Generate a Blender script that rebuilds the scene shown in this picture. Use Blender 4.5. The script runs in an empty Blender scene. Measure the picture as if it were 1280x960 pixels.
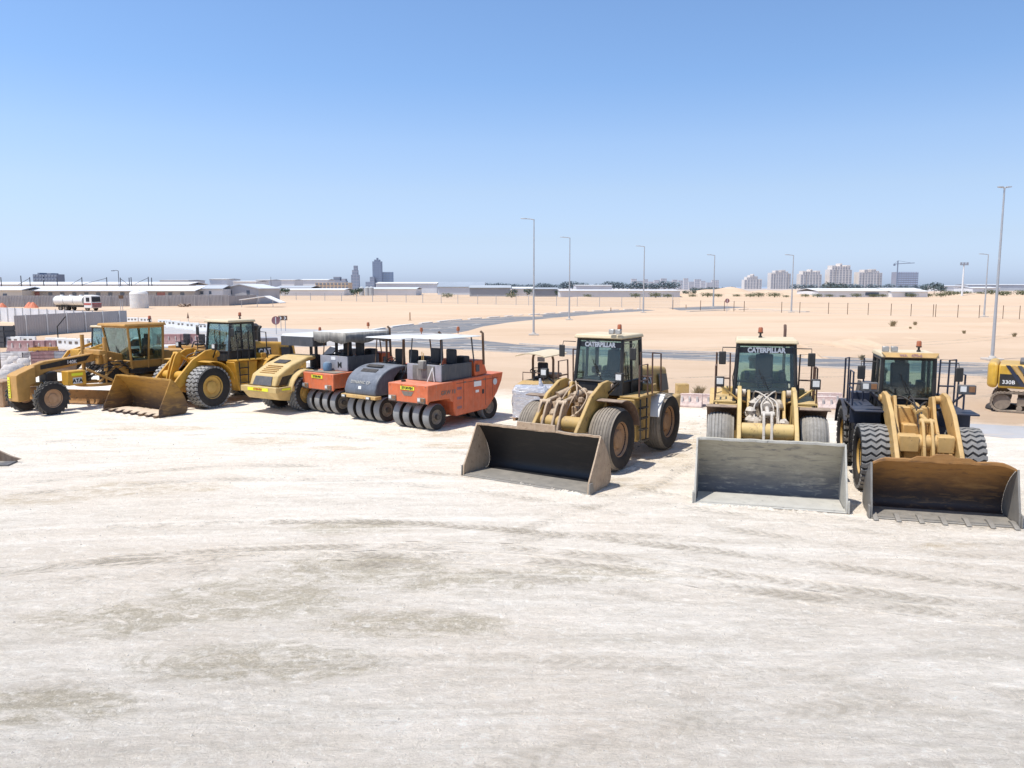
import bpy, math, random
from mathutils import Vector, Matrix
R = math.radians
rnd = random.Random(7)
scene = bpy.context.scene
col = scene.collection

# ------------------------------------------------------------------ camera, light, sky
CAM_H = 5.3
TILT = R(6.956)
cam_d = bpy.data.cameras.new('camera'); cam = bpy.data.objects.new('camera', cam_d); col.objects.link(cam)
cam_d.sensor_width = 36.0; cam_d.lens = 36.0 * 1000 / 1280
cam_d.clip_start = 0.1; cam_d.clip_end = 30000
cam.location = (0, 0, CAM_H); cam.rotation_euler = (math.pi / 2 - TILT, 0, 0)
scene.camera = cam
scene.view_settings.view_transform = 'Standard'
scene.view_settings.look = 'None'
scene.view_settings.exposure = 0
scene.view_settings.gamma = 1

def G(px, py, z=0.0):
    """Where the sight line through a photo point meets the level z."""
    u = (px - 640) / 1000; v = (480 - py) / 1000
    dy = math.cos(TILT) + v * math.sin(TILT); dz = -math.sin(TILT) + v * math.cos(TILT)
    t = (z - CAM_H) / dz
    return Vector((u * t, dy * t, z))

def at_depth(px, py, Y):
    u = (px - 640) / 1000; v = (480 - py) / 1000
    dy = math.cos(TILT) + v * math.sin(TILT); dz = -math.sin(TILT) + v * math.cos(TILT)
    t = Y / dy
    return Vector((u * t, Y, CAM_H + dz * t))

SUN_EL = R(66); SUN_AZ = R(241)          # azimuth clockwise from +Y
sdir = Vector((math.sin(SUN_AZ) * math.cos(SUN_EL), math.cos(SUN_AZ) * math.cos(SUN_EL), math.sin(SUN_EL)))
sd = bpy.data.lights.new('sun', 'SUN'); sun = bpy.data.objects.new('sun', sd); col.objects.link(sun)
sd.energy = 5.0; sd.angle = R(0.5); sd.color = (1.0, 0.955, 0.88)
sun.rotation_euler = sdir.to_track_quat('Z', 'Y').to_euler()
sun.location = (0, 0, 60)

w = bpy.data.worlds.new('World'); scene.world = w; w.use_nodes = True
nt = w.node_tree; nt.nodes.clear()
o_ = nt.nodes.new('ShaderNodeOutputWorld'); bg = nt.nodes.new('ShaderNodeBackground')
sk = nt.nodes.new('ShaderNodeTexSky'); sk.sky_type = 'NISHITA'; sk.sun_disc = False
sk.sun_elevation = SUN_EL; sk.sun_rotation = SUN_AZ
sk.altitude = 0; sk.air_density = 1.0; sk.dust_density = 0.6; sk.ozone_density = 2.2
hz = nt.nodes.new('ShaderNodeMix'); hz.data_type = 'RGBA'; hz.blend_type = 'MULTIPLY'; hz.inputs[0].default_value = 1.0
tc = nt.nodes.new('ShaderNodeTexCoord'); sx = nt.nodes.new('ShaderNodeSeparateXYZ')
cr = nt.nodes.new('ShaderNodeValToRGB')
nt.links.new(tc.outputs['Generated'], sx.inputs[0])
nt.links.new(sx.outputs['Z'], cr.inputs[0])
SKY_RAMP = [(0.0, (1.02, 1.26, 2.05)), (0.013, (1.03, 1.26, 2.05)), (0.057, (1.17, 1.23, 1.62)), (0.114, (1.40, 1.37, 1.55)), (0.169, (1.45, 1.47, 1.64)), (0.239, (1.303, 1.472, 1.708)), (0.32, (1.335, 1.517, 1.739)), (0.6, (1.3, 1.45, 1.6))]
while len(cr.color_ramp.elements) < len(SKY_RAMP): cr.color_ramp.elements.new(0.5)
for e, (p, c) in zip(cr.color_ramp.elements, SKY_RAMP):
    e.position = p; e.color = (c[0], c[1], c[2], 1)
nt.links.new(sk.outputs[0], hz.inputs[6]); nt.links.new(cr.outputs[0], hz.inputs[7])
mr = nt.nodes.new('ShaderNodeMapRange'); mr.inputs[1].default_value = -0.6; mr.inputs[2].default_value = 0.5; mr.inputs[3].default_value = 1.16; mr.inputs[4].default_value = 1.0
nt.links.new(sx.outputs['X'], mr.inputs[0])
vm = nt.nodes.new('ShaderNodeVectorMath'); vm.operation = 'SCALE'; nt.links.new(hz.outputs[2], vm.inputs[0]); nt.links.new(mr.outputs[0], vm.inputs['Scale'])
nt.links.new(vm.outputs[0], bg.inputs[0]); bg.inputs[1].default_value = 0.10
nt.links.new(bg.outputs[0], o_.inputs[0])

# ------------------------------------------------------------------ materials
class NT:
    def __init__(s, m):
        m.use_nodes = True; s.t = m.node_tree; s.t.nodes.clear()
        s.out = s.n('ShaderNodeOutputMaterial'); s.b = s.n('ShaderNodeBsdfPrincipled')
        s.l(s.b.outputs[0], s.out.inputs[0])
    def n(s, k, **kw):
        x = s.t.nodes.new(k)
        for a, v in kw.items(): setattr(x, a, v)
        return x
    def l(s, a, b): s.t.links.new(a, b)
    def math(s, op, a, b=None, c=None, clamp=False):
        x = s.n('ShaderNodeMath', operation=op); x.use_clamp = clamp
        for i, v in enumerate((a, b, c)):
            if v is None: continue
            if isinstance(v, (int, float)): x.inputs[i].default_value = v
            else: s.l(v, x.inputs[i])
        return x.outputs[0]
    def noise(s, vec, scale, detail=4, rough=0.55, dist=0.0):
        x = s.n('ShaderNodeTexNoise'); x.inputs['Scale'].default_value = scale; x.inputs['Detail'].default_value = detail
        x.inputs['Roughness'].default_value = rough; x.inputs['Distortion'].default_value = dist
        if vec is not None: s.l(vec, x.inputs['Vector'])
        return x.outputs['Fac']
    def mapr(s, v, a, b, c=0.0, d=1.0):
        x = s.n('ShaderNodeMapRange'); x.inputs[1].default_value = a; x.inputs[2].default_value = b
        x.inputs[3].default_value = c; x.inputs[4].default_value = d; x.clamp = True
        s.l(v, x.inputs[0]); return x.outputs[0]
    def mix(s, f, a, b, mode='MIX'):
        x = s.n('ShaderNodeMix', data_type='RGBA', blend_type=mode)
        if isinstance(f, (int, float)): x.inputs[0].default_value = f
        else: s.l(f, x.inputs[0])
        for i, v in ((6, a), (7, b)):
            if isinstance(v, tuple): x.inputs[i].default_value = (v[0], v[1], v[2], 1)
            else: s.l(v, x.inputs[i])
        return x.outputs[2]
    def mapping(s, vec, scale=(1, 1, 1), rot=0.0, loc=(0, 0, 0)):
        x = s.n('ShaderNodeMapping'); x.inputs['Scale'].default_value = scale
        x.inputs['Rotation'].default_value = (0, 0, rot); x.inputs['Location'].default_value = loc
        s.l(vec, x.inputs[0]); return x.outputs[0]
    def bump(s, h, strength=0.3, dist=0.02):
        x = s.n('ShaderNodeBump'); x.inputs['Strength'].default_value = strength; x.inputs['Distance'].default_value = dist
        s.l(h, x.inputs['Height']); s.l(x.outputs[0], s.b.inputs['Normal'])

DUST = (0.50, 0.41, 0.31)
def mat(name, base, rough=0.6, metal=0.0, dust=0.35, low=0.0, var=0.18, scale=2.5, rust=0.0, rustc=(0.16, 0.07, 0.03), dustc=DUST, bump=0.0, spec=0.4):
    """Worn paint, metal or rubber: tone drift, scratches or rust, dust on upward faces and near the ground."""
    m = bpy.data.materials.new(name); t = NT(m)
    co = t.n('ShaderNodeTexCoord').outputs['Object']
    geo = t.n('ShaderNodeNewGeometry')
    n1 = t.noise(co, scale, 6, 0.62)
    v = t.mapr(n1, 0.3, 0.7, 1 - var, 1 + var)
    g = t.n('ShaderNodeCombineXYZ')
    for i in range(3): t.l(v, g.inputs[i])
    c = t.mix(1.0, base, g.outputs[0], 'MULTIPLY')
    if rust > 0:
        n3 = t.noise(co, scale * 2.3, 8, 0.72, 0.6)
        c = t.mix(t.mapr(n3, 0.66 - rust * 0.3, 0.72 - rust * 0.25), c, rustc)
    if dust > 0 or low > 0:
        sn = t.n('ShaderNodeSeparateXYZ'); t.l(geo.outputs['Normal'], sn.inputs[0])
        sp = t.n('ShaderNodeSeparateXYZ'); t.l(geo.outputs['Position'], sp.inputs[0])
        up = t.mapr(sn.outputs['Z'], 0.1, 0.95, 0.15, 1.0)
        n2 = t.noise(co, scale * 1.7, 7, 0.68)
        st = t.noise(t.mapping(co, (7, 7, 0.8)), 1.6, 4, 0.6)
        a = t.math('MULTIPLY', up, t.mapr(n2, 0.32, 0.62, 0.35, 1.0))
        a = t.math('MULTIPLY', a, dust)
        lo = t.math('MULTIPLY', t.mapr(sp.outputs['Z'], 0.1, 1.6, 1.0, 0.0), low)
        lo = t.math('MULTIPLY', lo, t.mapr(n2, 0.25, 0.6, 0.3, 1.0))
        sk_ = t.math('MULTIPLY', t.mapr(st, 0.5, 0.75, 0.0, 0.35), dust)
        f = t.math('ADD', t.math('ADD', a, lo), sk_, clamp=True)
        c = t.mix(f, c, dustc)
        rr = t.math('ADD', t.math('MULTIPLY', f, 0.35), rough, clamp=True)
        t.l(rr, t.b.inputs['Roughness'])
    else:
        t.b.inputs['Roughness'].default_value = rough
    t.l(c, t.b.inputs['Base Color'])
    t.b.inputs['Metallic'].default_value = metal
    t.b.inputs['Specular IOR Level'].default_value = spec
    if bump > 0: t.bump(t.noise(co, scale * 9, 6, 0.7), bump, 0.02)
    return m

def bucket_mat(name, top, low, floor_z=.75, streak=(.5, .47, .4), amt=.5, rough=.6):
    """Bucket steel: dark and bluish low down, part scouring, part painted-in inner shade, weathered and dusty towards the lip, with ragged tide marks."""
    m = bpy.data.materials.new(name); t = NT(m)
    co = t.n('ShaderNodeTexCoord').outputs['Object']; sp = t.n('ShaderNodeSeparateXYZ'); t.l(co, sp.inputs[0])
    n1 = t.noise(t.mapping(co, (1, 1, 2.2)), 1.1, 7, .62, .5); n2 = t.noise(t.mapping(co, (1.2, 1.2, 6)), 1.6, 8, .68, .6); n3 = t.noise(co, 7, 6, .7)
    z = t.math('ADD', sp.outputs['Z'], t.math('MULTIPLY', t.math('SUBTRACT', n1, .5), .9))
    c = t.mix(t.mapr(z, floor_z - .3, floor_z + .35), low, top)
    c = t.mix(t.math('MULTIPLY', t.mapr(n2, .52, .66), amt), c, streak)
    c = t.mix(t.math('MULTIPLY', t.mapr(n2, .46, .36), amt), c, low)
    c = t.mix(t.mapr(n3, .55, .75, 0, .3), c, tuple(v * .6 for v in top))
    t.l(c, t.b.inputs['Base Color']); t.b.inputs['Roughness'].default_value = rough; t.b.inputs['Specular IOR Level'].default_value = .4
    t.bump(n3, .25, .01); return m

def glass_mat(name, tint, gloss=0.12, dirt=0.12):
    m = bpy.data.materials.new(name); t = NT(m); t.t.nodes.remove(t.b)
    tr = t.n('ShaderNodeBsdfTransparent'); tr.inputs[0].default_value = (*tint, 1)
    gl = t.n('ShaderNodeBsdfGlossy'); gl.inputs['Roughness'].default_value = 0.04
    df = t.n('ShaderNodeBsdfDiffuse'); df.inputs[0].default_value = (0.42, 0.38, 0.31, 1)
    fr = t.n('ShaderNodeFresnel'); fr.inputs[0].default_value = 1.5
    f = t.math('ADD', t.math('MULTIPLY', fr.outputs[0], 0.55), gloss * 0.4, clamp=True)
    mx = t.n('ShaderNodeMixShader'); t.l(f, mx.inputs[0]); t.l(tr.outputs[0], mx.inputs[1]); t.l(gl.outputs[0], mx.inputs[2])
    co = t.n('ShaderNodeTexCoord').outputs['Object']
    d = t.math('MULTIPLY', t.mapr(t.noise(co, 2.2, 6, 0.7), 0.38, 0.75, 0.25, 1.0), dirt)
    m2 = t.n('ShaderNodeMixShader'); t.l(d, m2.inputs[0]); t.l(mx.outputs[0], m2.inputs[1]); t.l(df.outputs[0], m2.inputs[2])
    t.l(m2.outputs[0], t.out.inputs[0])
    return m

def flat(name, base, rough=0.8, var=0.06, scale=0.3):
    return mat(name, base, rough, dust=0, var=var, scale=scale, spec=0.2)

M = {}
M['yellow'] = mat('machine_yellow', (0.60, 0.31, 0.03), 0.42, dust=0.32, low=0.28, rust=0.12, dustc=(0.50, 0.36, 0.18))
M['yellow_dark'] = mat('worn_ochre', (0.45, 0.235, 0.055), 0.5, dust=0.35, low=0.3, rust=0.1, dustc=(0.5, 0.34, 0.17))
M['khaki'] = mat('dusty_khaki', (0.46, 0.285, 0.075), 0.55, dust=0.5, low=0.4, rust=0.3, dustc=(0.50, 0.38, 0.23))
M['cream'] = mat('dusty_cream', (0.58, 0.40, 0.14), 0.55, dust=0.5, low=0.35, rust=0.3, dustc=(0.56, 0.42, 0.25))
M['cement'] = mat('cement_caked_steel', (0.42, 0.36, 0.29), 0.85, dust=0.9, low=0.3, rust=0.38, rustc=(0.14, 0.09, 0.06), dustc=(0.62, 0.57, 0.5), bump=0.5, scale=4)
M['mudsteel'] = mat('mud_caked_steel', (0.36, 0.25, 0.16), 0.85, dust=0.85, low=0.3, rust=0.3, rustc=(0.12, 0.06, 0.035), dustc=(0.56, 0.45, 0.33), bump=0.5, scale=4)
M['arm_yellow'] = mat('arm_sand_yellow', (0.52, 0.32, 0.11), 0.45, dust=0.42, low=0.15, rust=0.25, dustc=(0.6, 0.45, 0.25))
M['beige'] = mat('beige_hood', (0.52, 0.36, 0.13), 0.5, dust=0.6, low=0.3, rust=0.12, dustc=(0.60, 0.46, 0.26))
M['black'] = mat('black_metal', (0.012, 0.013, 0.015), 0.45, dust=0.14, low=0.15)
M['blacksteel_plain'] = mat('bucket_black_steel', (0.020, 0.019, 0.019), 0.5, dust=0.10, low=0.05, rust=0.12, rustc=(0.06, 0.04, 0.03), dustc=(0.2, 0.17, 0.14))
M['floorsteel'] = mat('scoured_steel', (0.20, 0.19, 0.175), 0.5, 0.3, dust=0.35, low=0.25, rust=0.2, rustc=(0.08, 0.06, 0.045), dustc=(0.40, 0.36, 0.3), bump=0.2)
M['greysteel_plain'] = mat('grey_concrete_steel', (0.23, 0.22, 0.185), 0.7, 0.1, dust=0.35, low=0.1, rust=0.42, rustc=(0.075, 0.062, 0.05), dustc=(0.42, 0.40, 0.35), scale=1.6, bump=0.2)
M['rusted_plain'] = mat('rusted_bucket', (0.26, 0.125, 0.035), 0.65, dust=0.2, low=0.0, rust=0.4, rustc=(0.085, 0.042, 0.018), dustc=(0.36, 0.22, 0.11), scale=1.8, bump=0.2)
M['rustyellow_plain'] = mat('rust_yellow_bucket', (0.36, 0.19, 0.035), 0.6, dust=0.25, low=0.1, rust=0.36, rustc=(0.12, 0.06, 0.02), dustc=(0.42, 0.3, 0.16), scale=1.6, bump=0.2)
M['blacksteel'] = bucket_mat('bucket_black_steel', (.014, .012, .011), (.010, .010, .012), .9, (.045, .036, .03), .35, .45)
M['greysteel'] = bucket_mat('grey_concrete_steel', (.37, .335, .255), (.13, .128, .132), .60, (.46, .42, .33), .7, .65)
M['rusted'] = bucket_mat('rusted_bucket', (.30, .145, .042), (.05, .034, .03), .72, (.36, .20, .075), .5, .55)
M['rustyellow'] = bucket_mat('rust_yellow_bucket', (.38, .20, .038), (.10, .06, .035), .7, (.46, .27, .07), .45, .5)  # dark low tone also paints in the shade inside the bucket
M['navy'] = mat('navy_frame', (0.016, 0.023, 0.048), 0.45, dust=0.18, low=0.15, dustc=(0.3, 0.27, 0.23))
M['fender_brown'] = mat('brown_fender', (0.13, 0.07, 0.045), 0.7, dust=0.55, low=0.2)
M['tyre'] = mat('tyre_rubber', (0.035, 0.035, 0.036), 0.8, dust=0.4, low=0.3, dustc=(0.30, 0.27, 0.23), spec=0.2)
M['tyre_dusty'] = mat('tyre_dusty', (0.20, 0.19, 0.175), 0.9, dust=0.5, low=0.25, var=0.25, scale=6, dustc=(0.46, 0.42, 0.36), bump=0.3, spec=0.15)
M['tyre_tan'] = mat('tyre_tan_dust', (0.20, 0.17, 0.14), 0.9, dust=0.55, low=0.4, var=0.25, scale=6, dustc=(0.42, 0.36, 0.28), bump=0.3, spec=0.15)
M['tyre_side'] = mat('tyre_sidewall', (0.015, 0.015, 0.017), 0.7, dust=0.12, low=0.2, dustc=(0.2, 0.17, 0.14), spec=0.25)
M['tyre_grey'] = mat('roller_tread', (0.26, 0.26, 0.255), 0.8, dust=0.2, low=0.1, var=0.12, dustc=(0.3, 0.29, 0.27), spec=0.2)
M['tyre_lug'] = mat('tread_lug', (0.17, 0.168, 0.165), 0.85, dust=0.5, low=0.1, dustc=(0.36, 0.34, 0.31), spec=0.2)
M['rim_yellow'] = mat('rim_yellow', (0.55, 0.33, 0.06), 0.55, dust=0.25, low=0.25)
M['rim_brown'] = mat('rim_brown', (0.36, 0.19, 0.085), 0.75, dust=0.4, low=0.3, rust=0.25)
M['rim_grey'] = mat('rim_grey', (0.16, 0.14, 0.12), 0.75, dust=0.4, low=0.2, rust=0.3)
M['orange'] = mat('roller_orange', (0.60, 0.105, 0.022), 0.5, dust=0.35, low=0.2, rust=0.08, rustc=(0.3, 0.1, 0.05), dustc=(0.62, 0.40, 0.30))
M['orange_faded'] = mat('roller_orange_faded', (0.60, 0.125, 0.034), 0.6, dust=0.32, low=0.15, rust=0.2, rustc=(0.28, 0.2, 0.16), dustc=(0.6, 0.5, 0.42))
M['panelgrey'] = mat('grey_panel', (0.30, 0.30, 0.33), 0.6, dust=0.3, low=0.0, rust=0.18, rustc=(0.25, 0.2, 0.15), dustc=(0.5, 0.48, 0.45))
M['paneldark'] = mat('dark_grey_panel', (0.055, 0.062, 0.075), 0.55, dust=0.3, low=0.0)
M['hoodgrey'] = mat('weathered_black_hood', (0.085, 0.098, 0.12), 0.42, dust=0.45, low=0.0, var=0.3, dustc=(0.36, 0.37, 0.40), scale=1.5)
M['canopy_white'] = mat('canopy_white', (0.60, 0.61, 0.60), 0.6, dust=0.35, var=0.12, dustc=(0.6, 0.58, 0.52))
M['canopy_cream'] = mat('cab_roof_cream', (0.60, 0.48, 0.29), 0.6, dust=0.4, var=0.06, dustc=(0.7, 0.63, 0.52))
M['canvas'] = mat('dirty_canvas', (0.12, 0.12, 0.115), 0.9, dust=0.9, var=0.5, scale=1.4, dustc=(0.58, 0.54, 0.47))
M['seat'] = mat('black_vinyl', (0.014, 0.016, 0.022), 0.5, dust=0.1)
M['rail_brown'] = mat('rail_brown', (0.10, 0.05, 0.035), 0.6, dust=0.15)
M['glass'] = glass_mat('cab_glass', (0.74, 0.85, 0.84), 0.05, 0.06)
M['glass_dusty'] = glass_mat('dusty_cab_glass', (0.50, 0.52, 0.44), 0.10, 0.35)
M['lens'] = mat('lamp_lens', (0.62, 0.62, 0.60), 0.15, dust=0.15, spec=0.8)
M['amber'] = mat('amber_lens', (0.34, 0.095, 0.035), 0.3, dust=0.2)
M['red'] = mat('signal_red', (0.45, 0.04, 0.02), 0.5, dust=0.2)
M['chrome'] = mat('worn_chrome', (0.42, 0.41, 0.38), 0.35, 0.7, dust=0.4)
M['plate_yellow'] = mat('reflective_yellow', (0.78, 0.78, 0.04), 0.4, dust=0.12, var=0.05)
M['white_paint'] = mat('white_paint', (0.74, 0.74, 0.72), 0.5, dust=0.2, low=0.1, var=0.05)
M['white_text'] = flat('white_lettering', (0.75, 0.75, 0.74))
M['black_text'] = flat('black_lettering', (0.03, 0.03, 0.03))
M['maroon'] = mat('maroon_plastic', (0.22, 0.08, 0.09), 0.7, dust=0.5, low=0.3, dustc=(0.6, 0.5, 0.46))
M['maroon_dusty'] = mat('dusty_maroon_plastic', (0.26, 0.12, 0.12), 0.8, dust=0.8, low=0.75, var=.3, dustc=(0.66, 0.54, 0.48), bump=.4)
M['lug_dusty'] = mat('dusty_tread_lug', (0.21, 0.205, 0.195), 0.9, dust=0.6, low=0.1, var=.3, scale=6, dustc=(0.5, 0.47, 0.43))
M['amber_dull'] = mat('dull_amber', (0.20, 0.085, 0.03), 0.4, dust=0.4)
M['steel_light'] = mat('cement_grey_steel', (0.42, 0.40, 0.35), 0.7, 0.1, dust=0.4, low=0.1, rust=0.25, rustc=(0.2, 0.19, 0.17), dustc=(0.55, 0.53, 0.48), bump=.3)
M['galv'] = mat('galvanised_steel', (0.44, 0.45, 0.46), 0.55, 0.4, dust=0.0, var=0.08)
M['concrete'] = mat('concrete', (0.52, 0.48, 0.43), 0.9, dust=0.2, var=0.12)
M['brownsteel'] = mat('rops_brown', (0.12, 0.065, 0.035), 0.65, dust=0.25)
M['clothwhite'] = mat('white_sacking', (0.56, 0.53, 0.52), 0.9, dust=0.4, var=0.3, bump=0.6)
M['excav'] = mat('excavator_yellow', (0.58, 0.34, 0.03), 0.4, dust=0.3, low=0.1)
M['track'] = mat('track_steel', (0.10, 0.075, 0.06), 0.8, dust=0.45, low=0.45, rust=0.2)
M['paleblue'] = mat('pale_blue_plastic', (0.11, 0.2, 0.3), 0.5, dust=0.3)

# ------------------------------------------------------------------ mesh builder
class MB:
    def __init__(s): s.v = []; s.f = []; s.mi = []; s.m = 0
    def add(s, vs, fs):
        b = len(s.v); s.v += [tuple(p) for p in vs]
        for f in fs: s.f.append([i + b for i in f]); s.mi.append(s.m)
        return s
    def box(s, x0, x1, y0, y1, z0, z1):
        vs = [(x0, y0, z0), (x1, y0, z0), (x1, y1, z0), (x0, y1, z0), (x0, y0, z1), (x1, y0, z1), (x1, y1, z1), (x0, y1, z1)]
        return s.add(vs, [(0, 3, 2, 1), (4, 5, 6, 7), (0, 1, 5, 4), (1, 2, 6, 5), (2, 3, 7, 6), (3, 0, 4, 7)])
    def cbox(s, c, d, rz=0.0, rx=0.0, ry=0.0):
        mt = Matrix.Rotation(rz, 3, 'Z') @ Matrix.Rotation(ry, 3, 'Y') @ Matrix.Rotation(rx, 3, 'X')
        c = Vector(c); vs = []
        for z in (-.5, .5):
            for x, y in ((-.5, -.5), (.5, -.5), (.5, .5), (-.5, .5)):
                vs.append(c + mt @ Vector((x * d[0], y * d[1], z * d[2])))
        return s.add(vs, [(0, 3, 2, 1), (4, 5, 6, 7), (0, 1, 5, 4), (1, 2, 6, 5), (2, 3, 7, 6), (3, 0, 4, 7)])
    def prism(s, poly, a, b, axis='x'):
        n = len(poly)
        def P(p, q):
            return (q, p[0], p[1]) if axis == 'x' else (p[0], q, p[1]) if axis == 'y' else (p[0], p[1], q)
        vs = [P(p, a) for p in poly] + [P(p, b) for p in poly]
        fs = [tuple(range(n)), tuple(range(2 * n - 1, n - 1, -1))] + [(i, (i + 1) % n, n + (i + 1) % n, n + i) for i in range(n)]
        return s.add(vs, fs)
    def hull8(s, a, b):
        """two quads joined: a box with free corners"""
        return s.add(list(a) + list(b), [(3, 2, 1, 0), (4, 5, 6, 7), (0, 1, 5, 4), (1, 2, 6, 5), (2, 3, 7, 6), (3, 0, 4, 7)])
    def tube(s, pts, r, n=8, r1=None):
        pts = [Vector(p) for p in pts]; k = len(pts); vs = []; fs = []
        up = None
        for i, p in enumerate(pts):
            d = (pts[min(i + 1, k - 1)] - pts[max(i - 1, 0)]).normalized()
            if up is None:
                up = Vector((0, 0, 1)) if abs(d.z) < 0.9 else Vector((1, 0, 0))
            a = d.cross(up).normalized(); up = a.cross(d).normalized()
            rr = r if r1 is None else r + (r1 - r) * i / (k - 1)
            for j in range(n):
                t = 2 * math.pi * j / n
                vs.append(p + a * (rr * math.cos(t)) + up * (rr * math.sin(t)))
        for i in range(k - 1):
            for j in range(n):
                fs.append((i * n + j, i * n + (j + 1) % n, (i + 1) * n + (j + 1) % n, (i + 1) * n + j))
        fs += [tuple(range(n - 1, -1, -1)), tuple(range((k - 1) * n, k * n))]
        return s.add(vs, fs)
    def lathe(s, prof, c, n=32, axis='x', closed=True):
        """prof: (radius, offset along axis)"""
        vs = []; fs = []; k = len(prof)
        for j in range(n):
            t = 2 * math.pi * j / n; ca, sa = math.cos(t), math.sin(t)
            for r, q in prof:
                if axis == 'x': vs.append((c[0] + q, c[1] + r * ca, c[2] + r * sa))
                elif axis == 'z': vs.append((c[0] + r * ca, c[1] + r * sa, c[2] + q))
                else: vs.append((c[0] + r * ca, c[1] + q, c[2] + r * sa))
        for j in range(n):
            for i in range(k if closed else k - 1):
                a = j * k + i; b = j * k + (i + 1) % k; c2 = ((j + 1) % n) * k + (i + 1) % k; d = ((j + 1) % n) * k + i
                fs.append((a, b, c2, d))
        return s.add(vs, fs)
    def build(s, name, mats, parent=None, bevel=0.0, smooth=40, label=None, seg=2):
        me = bpy.data.meshes.new(name)
        me.from_pydata([tuple(p) for p in s.v], [], s.f); me.update()
        if not isinstance(mats, (list, tuple)): mats = [mats]
        for m in mats: me.materials.append(M[m] if isinstance(m, str) else m)
        import bmesh
        bm = bmesh.new(); bm.from_mesh(me); bmesh.ops.recalc_face_normals(bm, faces=bm.faces)
        bm.to_mesh(me); bm.free()
        if len(mats) > 1: me.polygons.foreach_set('material_index', s.mi)
        if smooth:
            me.polygons.foreach_set('use_smooth', [True] * len(me.polygons))
            me.set_sharp_from_angle(angle=R(smooth))
        o = bpy.data.objects.new(name, me); col.objects.link(o)
        if parent is not None: o.parent = parent
        if bevel > 0:
            b = o.modifiers.new('bevel', 'BEVEL'); b.width = bevel; b.segments = seg; b.limit_method = 'ANGLE'; b.angle_limit = R(35)
            b.harden_normals = False
        if label: o['label'] = label
        return o

def thing(name, label, cat, loc=(0, 0, 0), rz=0.0, group=None, sc=1.0):
    o = bpy.data.objects.new(name, None); col.objects.link(o)
    o.location = loc; o.rotation_euler = (0, 0, rz); o.scale = (sc, sc, sc)
    o.empty_display_size = 0.5
    o['label'] = label; o['category'] = cat
    if group: o['group'] = group
    return o
def tag(o, label, cat, group=None):
    o['label'] = label; o['category'] = cat
    if group: o['group'] = group
    return o
def sub(name, parent, loc=(0, 0, 0)):
    o = bpy.data.objects.new(name, None); col.objects.link(o); o.parent = parent; o.location = loc
    return o
def copy_tree(o, parent=None):
    c = o.copy(); col.objects.link(c)
    if parent is not None: c.parent = parent
    for ch in list(o.children): copy_tree(ch, c)
    return c
def structure(o): o['kind'] = 'structure'; return o

def text(parent, name, body, size, loc, rot, m, bold=0.0, sx=1.0):
    cu = bpy.data.curves.new(name, 'FONT'); cu.body = body; cu.size = size
    cu.extrude = 0.002; cu.offset = bold; cu.align_x = 'CENTER'; cu.align_y = 'CENTER'; cu.space_character = 1.05
    tmp = bpy.data.objects.new(name, cu); me = bpy.data.meshes.new_from_object(tmp); bpy.data.objects.remove(tmp)
    me.materials.clear(); me.materials.append(M[m]); o = bpy.data.objects.new(name, me); col.objects.link(o); o.parent = parent
    o.location = loc; o.rotation_euler = rot; o.scale = (sx, 1, 1)
    return o
def arc(cx, cy, r, a0, a1, n, ry=None):
    ry = ry or r
    return [(cx + r * math.cos(R(a0 + (a1 - a0) * i / n)), cy + ry * math.sin(R(a0 + (a1 - a0) * i / n))) for i in range(n + 1)]
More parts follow.
